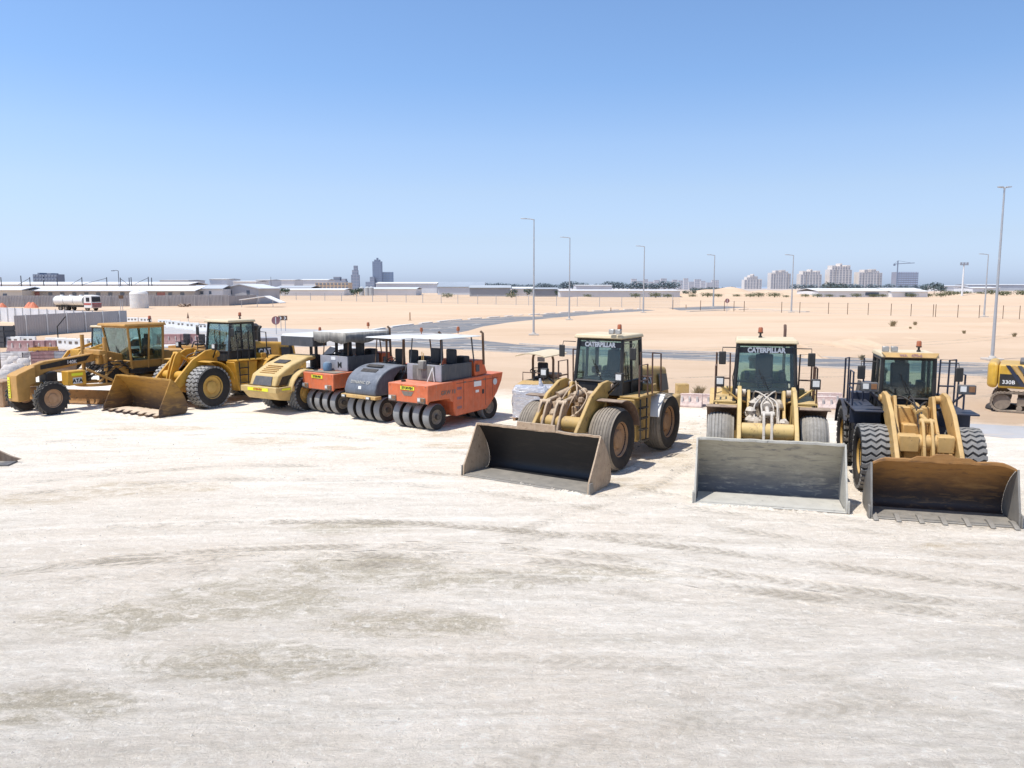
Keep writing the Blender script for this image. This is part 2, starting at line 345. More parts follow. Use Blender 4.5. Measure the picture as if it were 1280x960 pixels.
# ------------------------------------------------------------------ ground, roads, sky line
def ground_material():
    m = bpy.data.materials.new('yard_and_sand'); t = NT(m)
    pos = t.n('ShaderNodeNewGeometry').outputs['Position']
    sp = t.n('ShaderNodeSeparateXYZ'); t.l(pos, sp.inputs[0]); X, Y = sp.outputs[0], sp.outputs[1]
    # ---- yard: pale compacted crushed stone
    big = t.noise(pos, 0.16, 5, 0.6)
    st1 = t.noise(t.mapping(pos, (0.30, 1.1, 1), R(6)), 1.0, 9, 0.72, 0.9)
    st2 = t.noise(t.mapping(pos, (0.8, 2.4, 1), R(-9)), 1.2, 10, 0.80, 1.2)
    mid = t.noise(pos, 0.9, 8, 0.7, 0.3)
    fine = t.noise(pos, 6, 9, 0.78, .4)
    grit = t.noise(pos, 24, 5, 0.75)
    c = t.mix(t.mapr(st1, 0.36, 0.64), (0.56, 0.50, 0.43), (0.74, 0.675, 0.60))
    c = t.mix(t.mapr(big, 0.42, 0.62, 0, 0.5), c, (0.64, 0.545, 0.45))
    c = t.mix(t.mapr(st2, 0.5, 0.70, 0, 0.5), c, (0.80, 0.76, 0.70))
    def blobs(qs):
        r = None
        for (cx, cy, rx, ry) in qs:
            a = t.math('DIVIDE', t.math('SUBTRACT', X, cx), rx); b = t.math('DIVIDE', t.math('SUBTRACT', Y, cy), ry)
            d = t.mapr(t.math('ADD', t.math('MULTIPLY', a, a), t.math('MULTIPLY', b, b)), 0.0, 1.0, 1.0, 0.0)
            r = d if r is None else t.math('MAXIMUM', r, d)
        return r
    pn = t.noise(t.mapping(pos, (1.1, 1.9, 1), R(10)), 1.0, 15, 0.86, 1.1)
    # olive-grey damp patches, middle left
    bl = blobs(((-3.0, 14.6, 2.2, 1.1), (-4.4, 13.2, 2.4, 1.2), (-0.9, 14.0, 2.2, .8), (1.5, 14.3, 1.8, .6), (-6.2, 12.3, 2.0, .9), (-3.6, 17.3, 1.7, .8), (-3.6, 10.8, 2.4, .8), (-1.6, 12.1, 2.0, .7), (-6.0, 9.6, 1.6, .6)))
    pf = t.math('MULTIPLY', t.mapr(bl, 0.0, 0.6), t.mapr(t.math('ADD', pn, t.math('MULTIPLY', bl, 0.09)), 0.50, 0.60))
    pk = t.noise(pos, 11, 9, 0.85, .5)
    pf = t.math('MULTIPLY', pf, t.mapr(pk, 0.40, 0.54, 0.45, 1.0))
    c = t.mix(t.math('MULTIPLY', pf, 0.85), c, (0.355, 0.305, 0.22))
    # brown earth stains nearer the machines
    bs = blobs(((-10.1, 20.6, 1.9, 1.0), (-11.9, 19.6, 1.5, .7), (-8.4, 20.8, 1.4, .6), (-8.6, 27.2, 1.8, .8), (-5.6, 26.0, 1.2, .5), (-1.6, 26.4, 1.6, .7), (3.4, 21.2, 1.1, .8), (4.6, 24.4, 1.3, 1.3), (5.9, 27.4, 1.8, 1.8), (7.3, 30.2, 2.2, 1.6), (9.0, 15.9, .9, .3), (-3.2, 28.6, 2.4, .9), (-13.4, 29.6, 2.6, .7), (0.9, 26.5, 1.6, 1.0)))
    c = t.mix(t.math('MULTIPLY', t.math('MULTIPLY', t.mapr(bs, 0, .6), t.mapr(pn, 0.44, 0.58)), 0.75), c, (0.43, 0.335, 0.215))
    # scattered mottling that grows towards the viewer
    pg = t.mapr(t.noise(t.mapping(pos, (0.45, 1.0, 1), R(4), (5, 3, 0)), 1.0, 14, 0.82, 0.8), 0.52, 0.64)
    c = t.mix(t.math('MULTIPLY', t.math('MULTIPLY', pg, 0.42), t.mapr(Y, 9.0, 20.0, 1.0, 0.35)), c, (0.47, 0.425, 0.35))
    # worn wheel lanes sweeping along the row
    rad = t.n('ShaderNodeVectorMath', operation='DISTANCE'); t.l(pos, rad.inputs[0]); rad.inputs[1].default_value = (-1.0, -34.0, 0)
    ln = t.n('ShaderNodeCombineXYZ'); t.l(t.math('MULTIPLY', rad.outputs['Value'], 1.3), ln.inputs[0]); t.l(t.math('MULTIPLY', X, 0.05), ln.inputs[1])
    lanes = t.noise(ln.outputs[0], 1.0, 10, 0.8, 0.35)
    c = t.mix(t.mapr(lanes, 0.54, 0.66, 0, 0.42), c, (0.50, 0.45, 0.375))
    c = t.mix(t.mapr(lanes, 0.46, 0.36, 0, 0.5), c, (0.84, 0.79, 0.72))
    # grit
    sc_ = t.noise(t.mapping(pos, (3.5, 6.5, 1), R(14)), 1.0, 9, 0.88, 1.0)
    c = t.mix(t.mapr(sc_, 0.56, 0.70, 0, 0.45), c, (0.42, 0.375, 0.31))
    c = t.mix(t.mapr(fine, 0.54, 0.66, 0, 0.45), c, (0.45, 0.405, 0.34))
    c = t.mix(t.mapr(fine, 0.46, 0.36, 0, 0.5), c, (0.86, 0.82, 0.76))
    c = t.mix(t.mapr(grit, 0.57, 0.68, 0, 0.5), c, (0.36, 0.325, 0.275))
    c = t.mix(t.mapr(grit, 0.43, 0.32, 0, 0.5), c, (0.90, 0.87, 0.82))
    c = t.mix(1.0, c, (1.38, 1.36, 1.30), 'MULTIPLY')
    # ---- sand
    s1 = t.noise(t.mapping(pos, (0.025, 0.06, 1), R(3)), 1.0, 9, 0.68, .6)
    s2 = t.noise(t.mapping(pos, (0.12, 0.4, 1), R(-4)), 1.0, 10, 0.76, .6)
    s3 = t.noise(pos, 3.0, 6, 0.7)
    sand = t.mix(t.mapr(s1, 0.35, 0.65), (0.56, 0.405, 0.275), (0.65, 0.49, 0.35))
    sand = t.mix(t.mapr(s2, 0.52, 0.72, 0, 0.45), sand, (0.50, 0.345, 0.215))
    sand = t.mix(t.mapr(s3, 0.58, 0.75, 0, 0.3), sand, (0.46, 0.33, 0.21))
    # yard reaches back to a ragged line; further on the left
    e = t.math('ADD', Y, t.math('MULTIPLY', X, 0.52))
    e = t.math('ADD', e, t.math('MULTIPLY', t.math('SUBTRACT', t.noise(pos, 0.28, 6, 0.65), 0.5), 9.0))
    k = t.mapr(e, 37.5, 41.5)
    far = t.mapr(t.math('ADD', t.math('MULTIPLY', X, -1), t.math('MULTIPLY', Y, -0.16)), 10.0, 15.0)
    c2 = t.mix(k, c, sand)
    # distance haze tint of the plain itself, beyond the built-up strip
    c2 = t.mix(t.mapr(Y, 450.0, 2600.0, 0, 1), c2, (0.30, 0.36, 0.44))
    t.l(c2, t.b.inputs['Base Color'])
    t.b.inputs['Roughness'].default_value = 0.95; t.b.inputs['Specular IOR Level'].default_value = 0.1
    h = t.math('ADD', t.math('MULTIPLY', mid, 1.2), t.math('ADD', t.math('MULTIPLY', fine, 0.5), t.math('MULTIPLY', grit, 0.22)))
    h = t.math('ADD', h, t.math('MULTIPLY', t.math('ADD', t.math('ADD', st2, lanes), sc_), 0.7))
    h = t.math('MULTIPLY', h, t.mapr(Y, 25.0, 120.0, 1.0, 0.2))
    t.bump(h, 1.0, 0.09)
    return m
M['ground'] = ground_material()

gb = MB()
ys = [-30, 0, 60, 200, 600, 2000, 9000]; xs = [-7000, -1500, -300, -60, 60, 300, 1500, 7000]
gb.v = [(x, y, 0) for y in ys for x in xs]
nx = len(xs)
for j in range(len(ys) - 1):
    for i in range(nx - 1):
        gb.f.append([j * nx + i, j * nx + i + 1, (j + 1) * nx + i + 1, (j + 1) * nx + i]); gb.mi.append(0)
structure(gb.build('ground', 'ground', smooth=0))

def asphalt(name, base):
    m = bpy.data.materials.new(name); t = NT(m)
    pos = t.n('ShaderNodeNewGeometry').outputs['Position']
    n = t.noise(pos, 0.35, 6, 0.65); n2 = t.noise(t.mapping(pos, (0.08, 0.6, 1)), 1, 6, 0.7)
    c = t.mix(t.mapr(n, 0.35, 0.65), base, tuple(v * 1.25 for v in base))
    c = t.mix(t.mapr(n2, 0.50, 0.68, 0, 0.8), c, (0.56, 0.43, 0.30))
    c = t.mix(t.mapr(t.noise(pos, .9, 8, .75), 0.56, 0.66, 0, 0.7), c, (0.56, 0.43, 0.30))
    t.l(c, t.b.inputs['Base Color']); t.b.inputs['Roughness'].default_value = 0.85
    return m
M['asphalt'] = asphalt('asphalt', (0.145, 0.148, 0.155))
M['asphalt_pale'] = asphalt('pale_asphalt', (0.36, 0.35, 0.345))
M['roadwhite'] = flat('road_paint', (0.72, 0.70, 0.66), var=0.15, scale=1.5)

def sheet(name, pix, m, z):
    mb = MB(); ps = [G(*p) for p in pix]
    mb.add([(p.x, p.y, z) for p in ps], [tuple(range(len(ps)))])
    return structure(mb.build(name, m, smooth=0))
far_top = [(800, 386.6), (720, 390.2), (640, 395.5), (560, 401.5), (500, 408), (440, 417)]
far_bot = [(400, 430), (455, 424.5), (520, 421), (555, 419), (585, 413.5), (604, 408), (640, 402.5), (700, 396.5), (760, 391.5), (820, 388)]
sheet('road_far', far_top + far_bot, 'asphalt', 0.004)
near_top = [(400, 424), (470, 421), (520, 419), (570, 421), (610, 426.5), (650, 431), (700, 434.5), (780, 438.5), (900, 442.2), (1019, 447.5), (1060, 449.5), (1235, 456.5), (1290, 458.5)]
near_bot = [(1290, 472.5), (1235, 470.5), (1060, 461), (1019, 458.5), (900, 451.5), (780, 446.5), (700, 443), (640, 440.5), (580, 437), (520, 434.5), (400, 432)]
sheet('road', near_top + near_bot, 'asphalt', 0.008)
sheet('road_side', [(120, 418), (180, 408), (260, 408), (400, 412), (460, 418), (540, 416), (560, 420), (500, 426), (400, 433.5), (300, 433), (180, 430), (120, 430)], 'asphalt_pale', 0.012)
sheet('road_end', [(835, 385), (900, 382.4), (935, 384), (900, 386.5), (850, 388)], 'asphalt', 0.004)
# a grey graded strip crossing the sand to the right of the yard
sheet('path', [(1150, 528), (1220, 530), (1300, 534), (1320, 547), (1260, 548), (1190, 541)], 'asphalt_pale', 0.004)

def strip(name, pix, wid, m, z, dash=None, h=0.0):
    """A painted line or a kerb along a run of ground points; dash = (on, off) in metres."""
    ps = [G(*p) for p in pix]; mb = MB(); acc = 0.0
    for a, b in zip(ps[:-1], ps[1:]):
        d = b - a; L = d.length; d.normalize(); nn = Vector((-d.y, d.x, 0)) * wid / 2; t = 0.0
        while t < L - 1e-3:
            step = (dash[0] if dash else L); e = min(t + step, L)
            p, q = a + d * t, a + d * e
            if h > 0:
                lo = [(p - nn), (q - nn), (q + nn), (p + nn)]
                mb.hull8([(v.x, v.y, 0) for v in lo], [(v.x, v.y, h) for v in lo])
            else:
                mb.add([(v.x, v.y, z) for v in (p - nn, q - nn, q + nn, p + nn)], [(0, 1, 2, 3)])
            t = e + (dash[1] if dash else 0.0)
    return structure(mb.build(name, m, smooth=0))
strip('kerb', [(440, 416.6), (500, 407.6), (560, 401.1), (640, 395.1), (720, 389.8), (800, 386.2)], 0.5, 'roadwhite', 0, (4.0, 2.6), 0.14)
strip('kerb', [(650, 430.6), (700, 434), (780, 438), (900, 441.8), (1019, 447.1), (1060, 449.1), (1235, 456.1), (1290, 458)], 0.22, 'concrete', 0, None, 0.13)
strip('kerb', [(1290, 473), (1235, 471), (1060, 461.4), (1019, 459), (900, 452), (780, 447), (700, 443.5), (640, 441), (580, 437.6)], 0.14, 'concrete', 0, (5, 1.0), 0.1)
strip('road_marking', [(520, 427), (580, 430), (640, 434.5), (700, 438), (780, 441.8), (900, 446)], 0.22, 'roadwhite', 0.018, (3, 3))
strip('road_marking', [(480, 425), (530, 429), (580, 433.4), (640, 437.8), (700, 440.6)], 0.2, 'roadwhite', 0.018, (4, 1.4))
strip('road_marking', [(400, 422), (450, 420), (500, 415.5), (560, 409.5), (604, 405)], 0.25, 'roadwhite', 0.018, (3, 4))
strip('road_marking', [(1060, 455), (1235, 463.5)], 0.16, 'roadwhite', 0.018, (3, 5))
strip('road_edge', [(860, 389.6), (935, 386.6), (985, 388.5), (1010, 390)], 0.9, 'concrete', 0, None, 0.12)

# tyre tracks pressed into the yard: thin pale-brown sheets with ragged, patchy edges
def track_material(st=0.40):
    m = bpy.data.materials.new('tyre_track'); t = NT(m)
    tc = t.n('ShaderNodeTexCoord'); uv = t.n('ShaderNodeSeparateXYZ'); t.l(tc.outputs['UV'], uv.inputs[0])
    pos = t.n('ShaderNodeNewGeometry').outputs['Position']
    v = uv.outputs[1]; u = uv.outputs[0]
    a = t.math('ABSOLUTE', t.math('SUBTRACT', v, 0.5))
    edge = t.mapr(t.math('ADD', a, t.math('MULTIPLY', t.math('SUBTRACT', t.noise(pos, 2.2, 6, 0.7), 0.5), 0.5)), 0.28, 0.5, 1, 0)
    tread = t.math('SINE', t.math('MULTIPLY', t.math('ADD', u, t.math('MULTIPLY', a, 0.5)), 26.0))
    tr = t.mapr(tread, -0.2, 0.4, 0.45, 1.0)
    pt = t.mapr(t.noise(pos, 0.55, 8, 0.75), 0.44, 0.62, 0.0, 1.0)
    al = t.math('MULTIPLY', t.math('MULTIPLY', edge, tr), t.math('MULTIPLY', pt, st))
    t.b.inputs['Base Color'].default_value = (0.40, 0.35, 0.275, 1); t.b.inputs['Roughness'].default_value = 0.95
    t.l(al, t.b.inputs['Alpha'])
    return m
M['track_print'] = track_material(); M['track_deep'] = track_material(0.8)
def smooth_path(ps, n=8):
    out = []
    for i in range(len(ps) - 1):
        p0 = ps[max(i - 1, 0)]; p1 = ps[i]; p2 = ps[i + 1]; p3 = ps[min(i + 2, len(ps) - 1)]
        for k in range(n):
            t = k / n
            out.append(0.5 * ((2 * p1) + (p2 - p0) * t + (2 * p0 - 5 * p1 + 4 * p2 - p3) * t * t + (3 * p1 - p0 - 3 * p2 + p3) * t ** 3))
    out.append(ps[-1]); return out
def track(pts, wid, z, m='track_print'):
    ps = smooth_path([Vector((x, y, 0)) for x, y in pts]); mb = MB(); uvs = []; L = 0
    for i, p in enumerate(ps):
        d = (ps[min(i + 1, len(ps) - 1)] - ps[max(i - 1, 0)]).normalized(); nn = Vector((-d.y, d.x, 0)) * wid / 2
        if i: L += (p - ps[i - 1]).length
        mb.v += [tuple(p - nn + Vector((0, 0, z))), tuple(p + nn + Vector((0, 0, z)))]; uvs += [(L, 0), (L, 1)]
        if i: mb.f.append([2 * i - 2, 2 * i, 2 * i + 1, 2 * i - 1]); mb.mi.append(0)
    o = mb.build('tyre_track', m, smooth=0)
    ul = o.data.uv_layers.new(name='uv')
    for lp in o.data.loops: ul.data[lp.index].uv = uvs[lp.vertex_index]
    structure(o)
trk = [((-13, 12.9), (-9.6, 14.4), (-6.3, 15.5), (-2.3, 15.9), (1.0, 15.55), (4.2, 14.2), (8.5, 12.7), (14, 11.9)),
       ((-12, 12.0), (-8.6, 13.4), (-5.6, 14.4), (-2.0, 14.9), (1.0, 16.6), (4.6, 16.2), (9.0, 14.6), (15, 13.2)),
       ((-2.6, 12.3), (-1.7, 14.0), (0.4, 17.2), (3.4, 20.4), (5.5, 23.8)),
       ((-10, 9.2), (-5, 10.4), (0, 10.9), (5, 10.2), (10, 8.8)),
       ((-1.5, 7.6), (2.2, 9.2), (7, 9.9), (12, 10.4)),
       ((-14, 19.5), (-8, 21.6), (-2, 20.8), (4, 17.4), (9, 15.3), (15, 14.6)),
       ((-14, 20.9), (-8, 23.3), (-2, 22.3), (4.2, 18.8), (9, 16.4), (15, 15.6)),
       ((-16, 27), (-9, 28.6), (-4, 26.8), (0, 23.9))]
trk += [((-8, 14.9), (-3.4, 15.35), (0.6, 15.0), (4.0, 13.6), (8.2, 12.2), (13, 11.4)), ((-12, 12.6), (-8, 14.0), (-4.4, 14.8), (-1, 14.6), (3, 12.9)),
        ((-9, 17.2), (-3, 17.6), (3, 16.0), (9, 13.6), (14, 12.8)), ((2, 22), (5, 19.2), (9, 17.4), (14, 16.9)),
        ((9, 44), (20, 47), (34, 46), (52, 50)), ((9, 46), (20, 49), (34, 48), (52, 52)), ((6, 62), (24, 70), (40, 74), (60, 90)), ((6, 64.5), (24, 72.5), (40, 76.5), (60, 92.5)),
        ((-40, 128), (-10, 140), (30, 150), (60, 175)), ((-40, 131), (-10, 143), (30, 153), (60, 178)), ((14, 33), (19, 36), (26, 41), (34, 52)), ((12.4, 34), (17.4, 37), (24.4, 42), (32.4, 53))]
for i, p in enumerate(trk): track(p, 0.5 if i < 12 else 0.7, 0.003 + 0.0009 * i, 'track_deep' if i in (0, 8, 10) else 'track_print')

# loose stones
def stones(name, n, xr, yr, s0, s1, m, seed):
    r = random.Random(seed); mb = MB()
    for _ in range(n):
        y = yr[0] + (yr[1] - yr[0]) * r.random() ** 1.4; x = r.uniform(-1, 1) * (0.70 * y + 1) if xr is None else r.uniform(*xr)
        s = s0 * (s1 / s0) ** (r.random() ** 3); vs = []
        for (a, b, c) in ((1, 0, 0), (-1, 0, 0), (0, 1, 0), (0, -1, 0), (0, 0, 1), (0, 0, -.4)):
            k = r.uniform(0.6, 1.25) * s; vs.append((x + a * k * r.uniform(.7, 1.3), y + b * k, max(0.0, c * k * 0.7)))
        mb.add(vs, [(0, 2, 4), (2, 1, 4), (1, 3, 4), (3, 0, 4), (2, 0, 5), (1, 2, 5), (3, 1, 5), (0, 3, 5)])
    o = mb.build(name, m, smooth=0); o['kind'] = 'stuff'
    o['label'] = 'loose crushed stones scattered over the pale yard'; o['category'] = 'gravel'
    return o
M['stone'] = mat('stone', (0.40, 0.36, 0.30), 0.95, dust=0.5, var=0.3, scale=5, dustc=(0.66, 0.61, 0.53))
stones('gravel', 5200, None, (5.6, 30), 0.006, 0.035, 'stone', 3)
stones('gravel_edge', 420, (2.6, 10.5), (22.5, 35), 0.02, 0.09, 'stone', 5)

# low sand banks on the far side of the plain
def bank(name, px0, px1, Y, h, d, seed, m='ground'):
    r = random.Random(seed); a = at_depth(px0, 370, Y).x; b = at_depth(px1, 370, Y).x; mb = MB(); n = 40; k = 6
    ph = [r.uniform(0, 6) for _ in range(4)]
    for i in range(n + 1):
        t = i / n; x = a + (b - a) * t
        hh = h * math.sin(math.pi * t) ** 0.5 * (0.6 + 0.25 * math.sin(9 * t + ph[0]) + 0.15 * math.sin(23 * t + ph[1]))
        for j in range(k + 1):
            s = j / k; mb.v.append((x, Y - d / 2 + d * s, max(0.0, hh) * math.sin(math.pi * s) - 0.02))
    for i in range(n):
        for j in range(k):
            q = i * (k + 1) + j; mb.f.append([q, q + k + 1, q + k + 2, q + 1]); mb.mi.append(0)
    return structure(mb.build(name, m, smooth=60))
bank('sand_bank', 830, 1040, 420, 2.6, 40, 1)
bank('sand_bank', 860, 1010, 520, 6.2, 70, 2)
bank('sand_bank', 1130, 1330, 430, 1.6, 40, 5)
bank('sand_bank', 640, 860, 330, 1.2, 40, 6)
bank('sand_bank', 1040, 1105, 72, 0.75, 12, 8)
bank('sand_bank', 985, 1020, 63, 0.85, 9, 9)
bank('sand_bank', 500, 640, 300, 0.8, 30, 10)

# spoil pushed up in low ridges at bucket edges, beside tyres and along wheel ruts
def ridge(pts, wid, h, seed):
    r = random.Random(seed); ps = smooth_path([Vector((x, y, 0)) for x, y in pts], 14); mb = MB(); k = 5
    for i, p in enumerate(ps):
        d = (ps[min(i + 1, len(ps) - 1)] - ps[max(i - 1, 0)]).normalized(); nn = Vector((-d.y, d.x, 0))
        w_ = wid * r.uniform(.55, 1.2); hh = h * r.uniform(.25, 1.2) * math.sin(math.pi * min(1, max(0, (i + .5) / len(ps)))) ** .3
        for j in range(k + 1):
            s = j / k - .5; q = p + nn * (s * w_ + r.uniform(-.02, .02)); mb.v.append((q.x, q.y, max(-.01, hh * math.cos(math.pi * s) * r.uniform(.7, 1.2)) if 0 < j < k else -.01))
        if i:
            for j in range(k): a = (i - 1) * (k + 1) + j; mb.f.append([a, a + k + 1, a + k + 2, a + 1]); mb.mi.append(0)
    structure(mb.build('earth_ridge', 'ground', smooth=50))
for i, (a, b, w_, h) in enumerate((((-1.4, 22.3), (2.0, 19.92), .22, .05), ((4.4, 19.2), (7.95, 18.1), .2, .045), ((8.15, 17.62), (11.1, 16.78), .15, .015), ((-17.6, 33.4), (-14.3, 31.3), .3, .06),
        ((2.4, 22.6), (3.5, 22.9), .3, .07), ((3.4, 22.7), (3.9, 23.9), .25, .05), ((8.9, 20.0), (9.8, 20.0), .3, .06), ((4.5, 25.8), (5.4, 26.2), .3, .06), ((-4.6, 30.1), (-2.5, 28.5), .25, .05), ((-6.8, 31.9), (-4.9, 30.3), .25, .04))):
    a, b = Vector((a[0], a[1], 0)), Vector((b[0], b[1], 0)); n_ = 7; rj = random.Random(i)
    ridge([((a + (b - a) * (k / n_)).x + rj.uniform(-.05, .05), (a + (b - a) * (k / n_)).y + rj.uniform(-.05, .05)) for k in range(n_ + 1)], w_, h, i)
for i, (p, off) in enumerate(((0, .3), (0, -.3), (8, .28), (8, -.28))):
    ridge([(x, y + off) for x, y in trk[p]], .12, .022, 40 + i)
for i in range(16):
    rj = random.Random(100 + i); px = rj.uniform(60, 1260); Y = rj.uniform(55, 190)
    if px < 520: Y = max(Y, 120)
    bank('sand_bank', px, px + rj.uniform(12, 60), Y, rj.uniform(.12, .4), rj.uniform(2, 6), 60 + i)
# ------------------------------------------------------------------ wheels
def tyre_bm(Rr, w, lug='chunky', mb=None, c=(0, 0, 0)):
    """Tyre body round the x axis with a tread: chunky zigzag bars, ribs of a worn tyre, diamond blocks or a smooth roller tyre."""
    mb = mb or MB(); h = w / 2
    if lug == 'smooth':
        prof = [(Rr * .62, -h * .8), (Rr * .86, -h), (Rr * .955, -h * .97), (Rr * .995, -h * .80), (Rr, 0), (Rr * .995, h * .80), (Rr * .955, h * .97), (Rr * .86, h), (Rr * .62, h * .8), (Rr * .56, h * .62), (Rr * .56, -h * .62)]
        mb.lathe(prof, c, 40); return mb
    base = Rr - (0.05 if lug in ('chunky', 'bar', 'diamond') else 0.02)
    prof = [(Rr * .54, -h * .78), (Rr * .60, -h * .92), (Rr * .78, -h), (Rr * .90, -h * .97), (base * .975, -h * .86), (base, -h * .55), (base * 1.004, 0), (base, h * .55), (base * .975, h * .86), (Rr * .90, h * .97), (Rr * .78, h), (Rr * .60, h * .92), (Rr * .54, h * .78), (Rr * .50, h * .6), (Rr * .50, -h * .6)]
    if lug == 'ribbed':
        top = []
        for i in range(7):
            x0 = -h * .84 + i * h * .245; cr_ = lambda q: -.10 * abs(q / h) ** 3; top += [(base + cr_(x0), x0 + .004), (Rr + cr_(x0), x0 + .02), (Rr + cr_(x0 + h * .2), x0 + h * .20), (base + cr_(x0 + h * .2), x0 + h * .215)]
        prof = prof[:4] + top + prof[-6:]
    mb.lathe(prof, c, 56); return mb
def lug_bm(Rr, w, style):
    mb = MB(); h = w / 2
    def seg(a0, a1, xa, xb, da, lift, ri, ro):
        def P(r, a, x): return (x, -r * math.cos(a), r * math.sin(a))
        fo = 0.12 * (a1 - a0)
        q = [P(ri, a0, xa), P(ri, a1, xa), P(ri, a1 + da, xb), P(ri, a0 + da, xb)]
        p = [P(ro, a0 + fo, xa * .995), P(ro, a1 - fo, xa * .995), P(ro, a1 + da - fo, xb * .995), P(ro, a0 + da + fo, xb * .995)]
        mb.hull8(q, p)
    if style == 'chunky':
        N = 30; st = 2 * math.pi / N
        xs = [-1.0, -.72, -.36, 0, .36, .72, 1.0]; ofs = [0, .05, -.30, .25, -.20, .20, .10]
        for k in range(N):
            a = k * st
            for i in range(6):
                xa, xb = xs[i] * h, xs[i + 1] * h; da = (ofs[i + 1] - ofs[i]) * st
                side = 0.06 if i in (0, 5) else 0.0
                seg(a + ofs[i] * st, a + (ofs[i] + .76) * st, xa, xb, da, 0, Rr - .09 if side else Rr - .06, Rr - (.012 if side else 0))
    elif style == 'bar':
        N = 22; st = 2 * math.pi / N
        for k in range(N):
            for sgn in (-1, 1):
                a = (k + (0.5 if sgn > 0 else 0)) * st
                for i in range(2):
                    xa, xb = sgn * h * (0, .5, 1.0)[i], sgn * h * (0, .5, 1.0)[i + 1]
                    seg(a + i * .5 * st, a + i * .5 * st + .34 * st, xa, xb, .5 * st, 0, Rr - .06, Rr)
    elif style == 'diamond':
        N = 28; st = 2 * math.pi / N
        for k in range(N):
            for j in range(7):
                a = (k + .5 * (j % 2)) * st; x0 = (-1 + j * 2 / 7) * h; x1 = x0 + 2 * h / 7; xm = (x0 + x1) / 2
                def P(r, t, x): return (x, -r * math.cos(t), r * math.sin(t))
                e = .46 * st; g = .012
                ri, ro = Rr - .05, Rr
                q = [P(ri, a - e, xm), P(ri, a, x1 + .04), P(ri, a + e, xm), P(ri, a, x0 - .04)]
                p = [P(ro, a - e * .8, xm), P(ro, a, x1 + .02), P(ro, a + e * .8, xm), P(ro, a, x0 - .02)]
                mb.hull8(q, p)
    return mb
_wheel = {}
def wheel(parent, x, y, Rr, w, lug, tmat, rimmat, out=1, lmat=None, bolt=12, rz=0.0):
    """part 'wheel' > tyre, tread, rim; out = which side the dish faces"""
    key = (Rr, w, lug, tmat, rimmat, lmat)
    if key not in _wheel:
        wv = sub('wheel', None)
        t_ = tyre_bm(Rr, w, lug)
        # tread faces and sidewalls in two materials
        ob = t_.build('tyre', [M['tyre_side'], M[tmat]], wv, smooth=50)
        for p in ob.data.polygons:
            r = math.hypot(p.center.y, p.center.z); p.material_index = 1 if (abs(p.center.x) < w * .47 and r > Rr * .9) else 0
        if lug in ('chunky', 'bar', 'diamond'):
            lug_bm(Rr, w, lug).build('tread', lmat or 'tyre_lug', wv, smooth=0)
        rb = MB(); h = w / 2
        rb.lathe([(Rr * .56, h * .70), (Rr * .56, h * .80), (Rr * .525, h * .80), (Rr * .50, h * .55), (Rr * .30, h * .42), (Rr * .27, h * .62), (Rr * .22, h * .66), (0.001, h * .66), (0.001, h * .2), (Rr * .5, h * .2)], (0, 0, 0), 40)
        for k in range(bolt):
            a = 2 * math.pi * k / bolt; rr = Rr * .36
            rb.tube([(h * .38, rr * math.cos(a), rr * math.sin(a)), (h * .52, rr * math.cos(a), rr * math.sin(a))], .02, 6)
        rb.tube([(-h * .6, 0, 0), (h * .3, 0, 0)], Rr * .5, 24)
        rb.build('rim', rimmat, wv, smooth=40)
        _wheel[key] = wv; wv['proto'] = 1; q = wv
    else:
        q = copy_tree(_wheel[key])
        if 'proto' in q: del q['proto']
    q.parent = parent; q.location = (x, y, Rr - 0.015); q.rotation_euler = (rnd.uniform(0, 6) if out > 0 else rnd.uniform(0, 6), 0, rz + (0 if out > 0 else math.pi))
    return q

